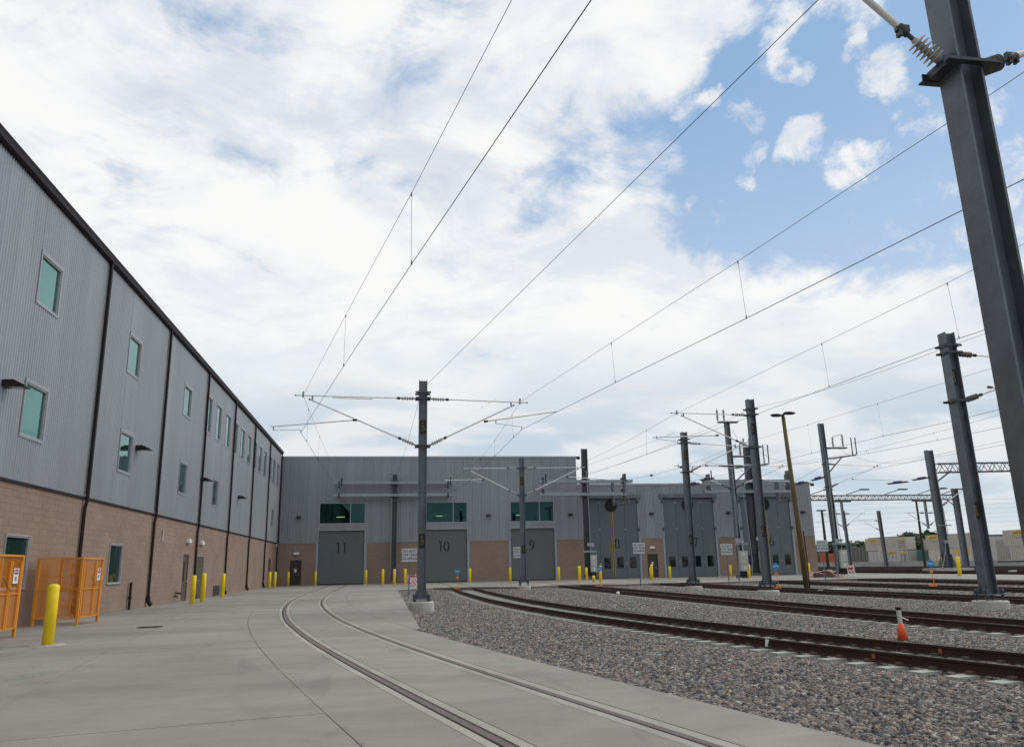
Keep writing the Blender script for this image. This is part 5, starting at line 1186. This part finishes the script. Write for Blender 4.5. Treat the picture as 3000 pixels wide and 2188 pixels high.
# ------------------------------------------------------------------ bollards
def bollard_proto(label, loc, h=1.3, r=.105):
    t = thing('bollard', label, 'bollard', loc, 0, 'yellow steel bollards'); m = MB().lathe((0, 0, -.05), (0, 0, h), [(0, r), (.955, r), (.985, r*.86), (.998, r*.5), (1, r*.1)], 20); m.build('post', 'yellow', t, smooth=True)
    m = MB().lathe((0, 0, .001), (0, 0, .012), [(0, r*3.1), (1, r*3.0)], 24); m.build('collar', 'grout', t); return t
BL = [((139, 1889), 1.26, .115, 'fat yellow bollard in the foreground beside the orange cages'),
 ((562.7, 1769.5), 1.31, .115, 'yellow bollard in front of the first brown door of the long building'), ((592.8, 1763), 1.4, .115, 'yellow bollard in front of the double doors of the long building'),
 ((650.8, 1750.4), 1.35, .115, 'lone yellow bollard by the grey vent box on the long building'), ((788.6, 1725), 1.35, .11, 'left of two yellow bollards near the inner corner'), ((804.7, 1722), 1.35, .11, 'right of two yellow bollards near the inner corner'),
 ((843.6, 1714.6), 1.32, .115, 'yellow bollard just left of the brown door in the far shed'), ((923.6, 1713), 1.34, .115, 'yellow bollard at the left jamb of door eleven'), ((1072, 1711.3), 1.34, .115, 'yellow bollard at the right jamb of door eleven'),
 ((1121, 1715), 1.4, .115, 'yellow bollard left of the dark beam mast between doors eleven and ten'), ((1155, 1715), 1.4, .115, 'yellow bollard in front of the dark beam mast'), ((1186.6, 1714), 1.4, .115, 'yellow bollard right of the dark beam mast'),
 ((1377, 1706.5), 1.32, .115, 'yellow bollard at the right jamb of door ten'), ((1495, 1704.3), 1.3, .115, 'yellow bollard at the left jamb of door nine'), ((1637.6, 1702.5), 1.3, .115, 'yellow bollard at the right jamb of door nine'),
 ((1698.6, 1705), 1.35, .12, 'yellow bollard left of the thick mast by door eight'), ((1719, 1699.5), 1.2, .11, 'partly hidden yellow bollard behind the thick mast by door eight'), ((1739.7, 1704), .52, .12, 'short stub of a yellow bollard under the grey cabinet'),
 ((1760, 1703), 1.35, .125, 'yellow bollard in front of door eight'), ((1907.5, 1697), 1.1, .115, 'shorter of two overlapping yellow bollards before the door between eight and seven'), ((1911, 1697.5), 1.35, .115, 'taller of two overlapping yellow bollards before the door between eight and seven'),
 ((1963.7, 1696), 1.15, .11, 'yellow bollard at the left jamb of door seven'), ((2141.7, 1690.5), 1.15, .115, 'yellow bollard left of the switch mast cabinet'), ((2191.5, 1692), 1.3, .12, 'left of two yellow bollards behind the switch mast'), ((2196.5, 1692.6), 1.2, .115, 'right of two yellow bollards behind the switch mast'),
 ((2372, 1688), 1.2, .12, 'yellow bollard half behind the timber lamp pole'), ((2761, 1672.5), 1.55, .15, 'yellow bollard left of the big truss mast'), ((2812.6, 1686), 1.5, .15, 'yellow bollard right of the big truss mast')]
proto = None
for (p, h, r, lab) in BL:
    g0 = G(*p)
    if g0.y > 80.4 and g0.x < 40: g0 = g0*(80.4/g0.y)
    g0.z = 0
    if proto is None: proto = bollard_proto(lab, tuple(g0), 1.3, .112); b = proto
    else: b = copy_thing(proto, tuple(g0), 0, lab)
    b.scale = (r/.112, r/.112, h/1.3)

# ------------------------------------------------------------------ orange mesh cages
def cage(loc, label, sy=1.75, sx=1.2, h=1.92, flip=False):
    t = thing('wire_cage', label, 'cage', loc, 0, 'orange gas-bottle cages against the block wall')
    pr = .035
    def post(name, x0, y0, z0, x1, y1, z1, r=pr): return MB().box(min(x0, x1)-r, max(x0, x1)+r, min(y0, y1)-r, max(y0, y1)+r, min(z0, z1)-(r if z0 != z1 and x0 != x1 else 0), max(z0, z1)+(r if z0 == z1 else 0)).build(name, 'orange', t)
    for x in (0, sx):
        for y in (0, sy): post('post', x, y, 0, x, y, h)
    for z in (.20, h*.53, h-.0):
        for x in (0, sx): post('rail', x, pr*2, z, x, sy-pr*2, z, .028)
        for y in (0, sy): post('rail', pr*2, y, z, sx-pr*2, y, z, .028)
    post('top_band', sx, 0, h-.02, sx, sy, h-.02, .04)
    # inner shelf frame and double doors on the +X face
    ym = sy*.62
    post('door_stile', sx+.02, ym, .22, sx+.02, ym, h-.12, .022); post('door_stile', sx+.02, ym+.08, .22, sx+.02, ym+.08, h-.12, .022); post('door_stile', sx+.02, .10, .22, sx+.02, .10, h-.12, .022); post('door_stile', sx+.02, sy-.10, .22, sx+.02, sy-.10, h-.12, .022)
    for z in (h*.26, h*.5, h*.74): post('shelf_bar', .12, sy*.97, z, sx*.9, sy*.97, z, .018)
    for x in (.35, .75): post('inner_post', x, sy*.97, .2, x, sy*.97, h-.1, .018)
    for z in (h*.28, h*.50, h*.72): post('shelf_bar', .05, .55, z, sx*.45, .55, z, .02)
    def diag(o, u, v, U_, V_):
        m = MB(); s = .062; O = Vector(o); u = Vector(u); v = Vector(v); nrm = u.cross(v); sl = .62
        for sg in (1, -1):
            c = -V_/sl
            while c < U_+V_/sl:
                t0, t1 = 0.0, V_/sl      # param along u
                ua, ub = (c, c+V_/sl) if sg > 0 else (c+V_/sl, c)
                # point(q)= (ua+(ub-ua)q, V_ q)
                q0, q1 = 0.0, 1.0
                qa, qb = (0-ua)/(ub-ua), (U_-ua)/(ub-ua)
                if qa > qb: qa, qb = qb, qa
                q0, q1 = max(0, qa), min(1, qb)
                if q1-q0 > .01:
                    A_ = O+u*(ua+(ub-ua)*q0)+v*(V_*q0); B_ = O+u*(ua+(ub-ua)*q1)+v*(V_*q1); w = nrm.cross((B_-A_).normalized())*.0034; m.quad(A_+w, A_-w, B_-w, B_+w)
                c += s
        return m.build('mesh_panel', 'orange', t)
    diag((.04, .012, .2), (1, 0, 0), (0, 0, 1), sx-.08, h-.2); diag((sx-.008, .05, .2), (0, 1, 0), (0, 0, 1), sy-.1, h-.2); diag((.04, sy-.012, .2), (1, 0, 0), (0, 0, 1), sx-.08, h-.2); diag((.008, .05, .2), (0, 1, 0), (0, 0, 1), sy-.1, h-.2)
    diag((.04, .04, h-.01), (1, 0, 0), (0, 1, 0), sx-.08, sy-.08)
    # danger sign on the door side
    sg_ = MB().box(sx+.045, sx+.05, sy-.52, sy-.24, h*.66, h*.66+.36).build('danger_sign', 'white', t)
    m = MB().lathe((sx+.0505, sy-.38, h*.66+.275), (sx+.0515, sy-.38, h*.66+.275), [(0, .11), (1, .11)], 20); m.v = [(a, sy-.38+(b_-(sy-.38))*1.12, h*.66+.275+(c_-(h*.66+.275))*.6) for a, b_, c_ in m.v]; m.build('red_oval', 'signred', sg_)
    R4 = Matrix.Rotation(PI/2, 4, 'Z') @ Matrix.Rotation(PI/2, 4, 'X')
    lettering('DANGER', .052, 'white', sg_, Matrix.Translation((sx+.053, sy-.38, h*.66+.275)) @ R4); lettering('KEEP\nOUT', .052, 'text', sg_, Matrix.Translation((sx+.052, sy-.38, h*.66+.11)) @ R4)
    MB().tube([(sx+.05, ym-.35, 1.38), (sx+.07, ym-.1, 1.18), (sx+.06, ym+.1, 1.10)], .008, 5).build('chain', 'galvdark', t)
    return t
c1_ = cage((-10.12, 26.05, 0), 'orange mesh cage standing behind the fat foreground bollard')
copy_thing(c1_, (-10.12, 20.2, 0), 0, 'orange mesh cage cut by the left edge of the picture, under the ground-floor window')

# ------------------------------------------------------------------ signs
def apron_sign(p, h, lab):
    g0 = G(*p); t = thing('apron_sign', lab, 'sign', (g0.x, g0.y, -.15), 0, 'white DO NOT STOP TRAIN ON APRON signs')
    MB().tube([(0, 0, 0), (0, 0, h-.1)], .035, 8).build('post', 'galv', t); w = .46
    f_ = MB().box(-w, w, -.05, -.038, h-.78, h+.0).build('sign_face', 'signwhite', t)
    lettering('DO NOT\nSTOP TRAIN\nON APRON', .215, 'text', f_, face_my(0, -.053, h-.39) @ Matrix.Diagonal((.86, 1, 1, 1)), space=1.0); return t
apron_sign((1198, 1737), 2.75, 'apron warning sign just left of mast C 16-17'); apron_sign((1524, 1718), 2.95, 'apron warning sign half hidden by the slim mast at door nine')
apron_sign((1877, 1710), 3.1, 'apron warning sign at the right edge of door eight'); apron_sign((2135.8, 1704.6), 2.9, 'apron warning sign at the right edge of door seven'); apron_sign((2419, 1700.5), 3.0, 'apron warning sign at the right end of the shed')
def derail(p, lab, s=1.0):
    g0 = G(*p); t = thing('derail_sign', lab, 'sign', (g0.x, g0.y, -.02), 0, 'blue derail signs on orange clamps'); CL = .72
    m = MB().box(-.28, .22, -.12, .12, .0, .10); m.box(-.34, -.10, -.2, -.05, .02, .12); m.box(.0, .18, -.22, -.1, .05, .2); m.box(-.05, .12, .0, .14, .09, .24); m.v = [(a*CL, b*CL, c*CL) for a, b, c in m.v]; m.build('clamp', 'derail', t)
    MB().tube([(.08, 0, .12), (.03, 0, .62), (0, 0, 1.0)], .016, 6).build('rod', 'derail', t); MB().box(-.09, .09, -.02, .01, .70, .82).build('bracket', 'derail', t)
    d = MB().lathe((0, -.03, 1.18), (0, -.018, 1.18), [(0, .19), (1, .19)], 24).build('disc', 'signblue', t); lettering('DERAIL', .098, 'white', d, face_my(0, -.034, 1.18)); return t
derail((1340, 1724), 'blue derail disc on the left rail of the nearest gravel track'); derail((1757, 1717), 'blue derail disc beside the grey cabinet at door eight'); derail((2278, 1722), 'blue derail disc right of mast C 9'); derail((2734, 1716), 'blue derail disc farthest right, before the truss mast')
# barricades
def barricade(p, lab, rz, notice):
    g0 = G(*p); t = thing('barricade', lab, 'barricade', (g0.x, g0.y, 0), rz, 'folding orange and white barricades')
    for s_ in (-1, 1):
        for e in (-1, 1): m = MB().tube([(e*.29, s_*.32, 0), (e*.27, s_*.03, 1.02)], .03, 5); m.build('leg', 'white', t)
        m = MB().box(-.27, .27, s_*.30-.012, s_*.30+.012, .09, .13); m.build('crossbar', 'white', t)
    for z0, z1 in ((.74, .97), (.36, .60)):
        y_ = -.32+.29*((z0+z1)/2)/1.02-.03; o_ = MB().box(-.30, .30, -.012, .012, -(z1-z0)/2, (z1-z0)/2).build('striped_board', 'stripes', t, loc=(0, y_, (z0+z1)/2))
    if notice:
        n_ = MB().box(-.2, .2, -.165, -.155, .60, .96).build('notice', 'signwhite', t); MB().box(-.18, .18, -.172, -.166, .84, .95).build('red_bar', 'signred', n_)
    return t
barricade((1206, 1727), 'orange striped barricade with a paper notice, left of mast C 16-17', .35, True); barricade((2494, 1688), 'orange striped barricade on the road right of the grey cabinet', -.3, False)
# marker post
g0 = G(2645, 1873, -.13); t = thing('marker_post', 'white post with black cap and flared orange wrap in the gravel', 'marker post', tuple(g0))
tp = AT(2631, 1779, g0.y); dx = tp.x-g0.x; hh = tp.z-g0.z; mid = .52
MB().lathe((0, 0, 0), (dx*mid, 0, hh*mid), [(0, .105), (.6, .072), (1, .048)], 16).build('orange_wrap', 'orangered', t, smooth=True)
MB().lathe((dx*mid, 0, hh*mid), (dx*.93, 0, hh*.93), [(0, .042), (.5, .046), (1, .045)], 12).build('white_post', 'offwhite', t); MB().lathe((dx*.93, 0, hh*.93), (dx, 0, hh+.01), [(0, .056), (1, .056)], 12).build('cap', 'black', t)
MB().tube([(dx*.75, 0, hh*.72), (dx*.75+.08, -.02, hh*.66), (dx*.75+.17, -.02, hh*.60)], .008, 4).build('tie_wire', 'alu', t)
# tarp bundle, white board, small litter, manhole
g0 = G(2415, 1690); m = MB(); nU, nV = 26, 12
for j in range(nV+1):
    for i in range(nU+1):
        u, v_ = i/nU*2-1, j/nV*2-1; e = max(0, 1-(u*u)**1.5-(v_*v_)); m.v.append((u*1.9, v_*.8, .62*math.sqrt(e)*(.7+.3*math.sin(u*5+v_*3))+rng.uniform(-.05, .05)*(e > 0)))
for j in range(nV):
    for i in range(nU): a = j*(nU+1)+i; m.f.append((a, a+1, a+nU+2, a+nU+1))
tg = thing('tarp_bundle', 'rumpled tan and maroon tarpaulin bundle on the paving at the end of the shed', 'tarpaulin', (g0.x, g0.y, .0)); m.build('outer_cover', 'tarp', tg)
m2 = MB(); m2.v = [(x*.6-.35, y*.75-.35, z*.85+.02) for x, y, z in m.v]; m2.f = list(m.f); m2.build('dark_fold', 'tarpd', tg)
g0 = G(2441, 1723); m = MB(); m.box(-.75, .75, -.25, .25, .0, .05); tag(m.build('white_board', 'white', None, loc=(g0.x, g0.y, -.08)), 'flat white board lying in the gravel between two tracks', 'board')
g0 = G(1811, 1740, -.12); m = MB().lathe((-.09, 0, .05), (.09, 0, .06), [(0, .05), (.4, .10), (.8, .08), (1, .03)], 9); tag(m.build('paper_cup', 'white', None, loc=tuple(g0)), 'crumpled white cup beside the rail of the second track', 'cup')
g0 = G(2245, 1893, -.13); m = MB().lathe((0, 0, 0), (.03, 0, .13), [(0, .02), (.6, .032), (1, .036)], 9); tag(m.build('paper_cup', 'white', None, loc=tuple(g0)), 'small white cup by the near rail of the nearest gravel track', 'cup')
g0 = G(439, 1837); m = MB().lathe((0, 0, .001), (0, 0, .012), [(0, .34), (1, .34)], 24)
for k in range(-3, 4): m.box(-.28, .28, k*.08-.012, k*.08+.012, .012, .018)
tag(m.build('manhole_cover', 'clip', None, loc=tuple(g0)), 'round rusty drain cover in the paving before the long building', 'manhole')

# ------------------------------------------------------------------ beyond the yard: barrier wall, container train, trees
BX = 100.0
bw = thing('barrier_wall', 'long row of grey concrete barrier blocks behind the yard', 'wall', (BX, 0, 0))
bm_ = MB(); i0 = 0; L = 6.0; bm_.v += [(-.35, 0, -.3), (.35, 0, -.3), (.12, 0, .9), (-.12, 0, .9), (-.35, L-.08, -.3), (.35, L-.08, -.3), (.12, L-.08, .9), (-.12, L-.08, .9)]; bm_.f += [(0, 3, 2, 1), (4, 5, 6, 7), (0, 4, 7, 3), (1, 2, 6, 5), (3, 7, 6, 2)]
bmesh_ = bm_.mesh('barrier_block', MT['jersey'])
for k in range(34): link('barrier_block', bmesh_, bw, (0, 62+6*k, 0))
def container(y0, y1, z0, mat, lab, sticker=None, X=120.0, rib=.45, h=2.85, grp='containers stacked on the freight train'):
    t = thing('freight_container', lab, 'container', (X, y0, z0), 0, grp); L_ = y1-y0
    m = MB(); m.box(0, 2.5, 0, L_, 0, h); n = int(L_/rib)
    for k in range(n): m.box(-.09, -.001, .1+k*rib, .1+k*rib+rib*.5, .15, h-.15)
    for y_ in (0, L_-.18): m.box(-.07, .05, y_, y_+.18, 0, h)
    m.box(-.07, .05, .2, L_-.2, h-.15, h+.03); m.box(-.07, .05, .2, L_-.2, -.01, .13); m.build('body', mat, t)
    RX = Matrix.Rotation(-PI/2, 4, 'Z') @ Matrix.Rotation(PI/2, 4, 'X')
    if sticker:
        for (f, kind) in sticker:
            yc = L_*f
            if kind == 'big':
                s_ = MB().box(-.10, -.075, yc-1.45, yc+1.45, h*.72, h*.95).build('yellow_panel', 'amber', t); lettering('J.B.HUNT', .58, 'text', s_, Matrix.Translation((-.105, yc, h*.815)) @ RX); lettering('Intermodal', .56, 'text', t, Matrix.Translation((-.08, yc, h*.52)) @ RX)
            elif kind == 'small': MB().box(-.10, -.075, yc-.7, yc+.7, h*.6, h*.9).build('yellow_panel', 'amber', t)
            elif kind == 'rack':
                MB().box(-.10, -.075, yc-1.15, yc+1.15, h*.80, h*.93).build('yellow_panel', 'amber', t); m = MB()
                for k in range(5): m.box(-.10, -.075, yc-1.1+k*.5, yc-1.0+k*.5, .2, h*.74)
                m.build('rust_streak', 'underframe', t)
            elif kind == 'red': lettering('COSCO', .7, 'signred', t, Matrix.Translation((-.08, yc, h*.62)) @ RX)
    return t
zb = .42
container(172.2, 188.2, zb+3.05, 'cream', 'upper cream intermodal container farthest left, with yellow panel', [(.78, 'big'), (.1, 'rack')], 119.6)
container(171.5, 187.2, zb, 'contgrey', 'lower white ribbed container under the far left cream one', [(.38, 'big'), (.1, 'rack')], 119.4, rib=1.5)
container(149.5, 164.6, zb+3.05, 'cream', 'upper cream container between the two big yard masts', [(.83, 'big'), (.02, 'small')], 119.4)
container(149.0, 164.0, zb, 'cream', 'lower cream container with two small yellow panels', [(.38, 'small'), (.18, 'small')], 119.2, rib=1.4)
container(141.0, 147.6, zb+1.9, 'contgrey', 'upper grey container with red lettering behind the right mast', [(.5, 'red')], 122.5, h=2.5)
container(141.0, 147.6, zb-.2, 'contgrey', 'lower grey container with red lettering behind the right mast', [(.4, 'red')], 122.5, h=2.1)
container(126.5, 140.6, zb+3.05, 'cream', 'upper cream container at the right edge of the picture', [(.72, 'big')], 118.6)
container(126.5, 139.6, zb, 'cream', 'lower cream container at the right edge of the picture', [], 118.8)
container(166.0, 170.6, zb+.1, 'contteal', 'short teal container between the cream stacks', [], 121, h=2.6); container(165.4, 171.0, zb+2.8, 'contgrey', 'grey container over the short teal one', [], 123, h=2.2)
container(189.5, 203, zb+.1, 'contdark', 'dull grey hopper wagon left of the cream stack, sprayed with graffiti', [], 121, h=3.9, rib=1.6)
container(204, 213, zb, 'contorange', 'orange container among dull wagons left of the cream stack', [], 121, h=2.7, rib=.5)
container(214, 232, zb, 'contdark', 'long dull wagon behind the orange container', [], 121, h=3.8, rib=1.8); container(233, 262, zb, 'contgrey', 'last pale wagon seen beside the end of the shed', [], 121, h=3.6, rib=1.8)
for k in range(9):
    t = thing('well_wagon', ['first', 'second', 'third', 'fourth', 'fifth', 'sixth', 'seventh', 'eighth', 'ninth'][k]+' low rusty wagon of the container train, counted from the right edge', 'wagon', (120.3, 126+15.6*k, 0), 0, 'low wagons carrying the containers')
    MB().box(0, 2.6, .3, 15.2, -.25, .40).build('frame', 'underframe', t)
    for y_ in (1.2, 2.9, 12.4, 14.1): MB().lathe((-.05, y_, -.1), (.1, y_, -.1), [(0, .45), (1, .45)], 14).build('wheel', 'black', t)
# low black buffer stop and carts at the right edge of the yard
g0 = G(2985, 1688); t = thing('buffer_stop', 'black steel buffer stop with slanted braces at the right edge', 'buffer stop', (60.5, 64.5, 0))
m = MB().box(-.2, .2, -.25, .25, 0, 4.3); m.tube([(-.1, 0, 3.2), (-2.2, 0, .4)], .16, 6); m.tube([(-.1, 0, 2.0), (1.4, 0, .5)], .14, 6); m.build('upright', 'black', t); MB().box(-3.6, 3.0, -.6, .6, .1, .35).build('deck', 'black', t); MB().box(-7, 3, -.1, .1, .95, 1.05).build('beam', 'black', t); MB().box(.2, 5, -.1, .1, 3.8, 4.0).build('beam', 'black', t)
for k in range(6): MB().box(-7+1.6*k, -6.5+1.6*k, -1.4, -1.0, .15, .28).build('pad', 'offwhite', t)
# trees beyond
leafm = MB()
for k in range(420):
    c = Vector((random.gauss(0, 1), random.gauss(0, 1), random.gauss(0, 1))).normalized()*random.random()**.45; c = Vector((c.x*3.4, c.y*3.4, 5.4+c.z*2.7)); s_ = random.uniform(.35, .75); a = Vector((random.gauss(0, 1), random.gauss(0, 1), random.gauss(0, 1))).normalized()*s_; b = a.orthogonal().normalized()*s_*.8; leafm.quad(c-a, c-b, c+a, c+b)
def tree_proto(loc, lab):
    t = thing('broadleaf_tree', lab, 'tree', loc, 0, 'dark trees beyond the freight train'); m = MB().tube([(0, 0, 0), (.1, 0, 2.5), (0, .1, 5)], .28, 7, True, .12)
    for a in range(4): m.tube([(0, 0, 2.2+.4*a), (1.6*math.cos(a*1.7), 1.6*math.sin(a*1.7), 4.2+.4*a)], .10, 5)
    m.build('trunk', 'bark', t); leafm.build('crown', 'leafg', t); return t
TRS = [(2508, 1600, 262, 1.5, 'tallest dark tree left of the cream containers'), (2476, 1606, 270, 1.1, 'lower round tree behind the orange container'), (2432, 1603, 265, 1.2, 'dark tree behind the mast right of the shed'), (2418, 1606, 290, 1.0, 'dark tree nearest the end of the shed'), (2492, 1607, 300, 1.0, 'small tree between the two larger ones left of the containers'), (2661, 1575, 300, 1.5, 'distant tree top above the far cream container'), (2720, 1570, 300, 1.5, 'distant tree top left of the big truss mast'), (2448, 1607, 310, 1.0, 'small dark tree in the gap beside the grey cabinet')]
tp0 = None
for a, b, d, s_, lab in TRS:
    p = AT(a, b, d); loc = (p.x, d, 0)
    hs = max(.6, (p.z+1.5)/7.6)
    if tp0 is None: tp0 = tree_proto(loc, lab); o = tp0
    else: o = copy_thing(tp0, loc, random.uniform(0, 6), lab)
    o.scale = (s_*1.25, s_*1.25, hs)
# mountains
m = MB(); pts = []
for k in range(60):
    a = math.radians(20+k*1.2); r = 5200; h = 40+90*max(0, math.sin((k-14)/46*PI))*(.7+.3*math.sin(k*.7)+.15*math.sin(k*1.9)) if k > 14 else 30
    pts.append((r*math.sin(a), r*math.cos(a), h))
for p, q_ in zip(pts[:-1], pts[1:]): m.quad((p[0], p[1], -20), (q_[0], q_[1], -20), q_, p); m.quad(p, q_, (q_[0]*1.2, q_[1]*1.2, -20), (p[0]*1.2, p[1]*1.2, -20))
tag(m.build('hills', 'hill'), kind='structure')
# far industrial buildings above the train
def far_shed(a, b, ztop, X, lab, mat='contgrey'):
    p = AT(a, b, X); t = thing('far_warehouse', lab, 'warehouse', (p.x, X, 0)); MB().box(-9, 9, 0, 20, 0, p.z).build('wall', mat, t); MB().box(-9.3, 9.3, -.3, 20.3, p.z+.01, p.z+.5).build('roof', 'galv', t)
far_shed(2690, 1573, 0, 300, 'pale far warehouse roof above the containers')
far_shed(2895, 1569, 0, 290, 'low pale far warehouse between the right-hand container stacks')
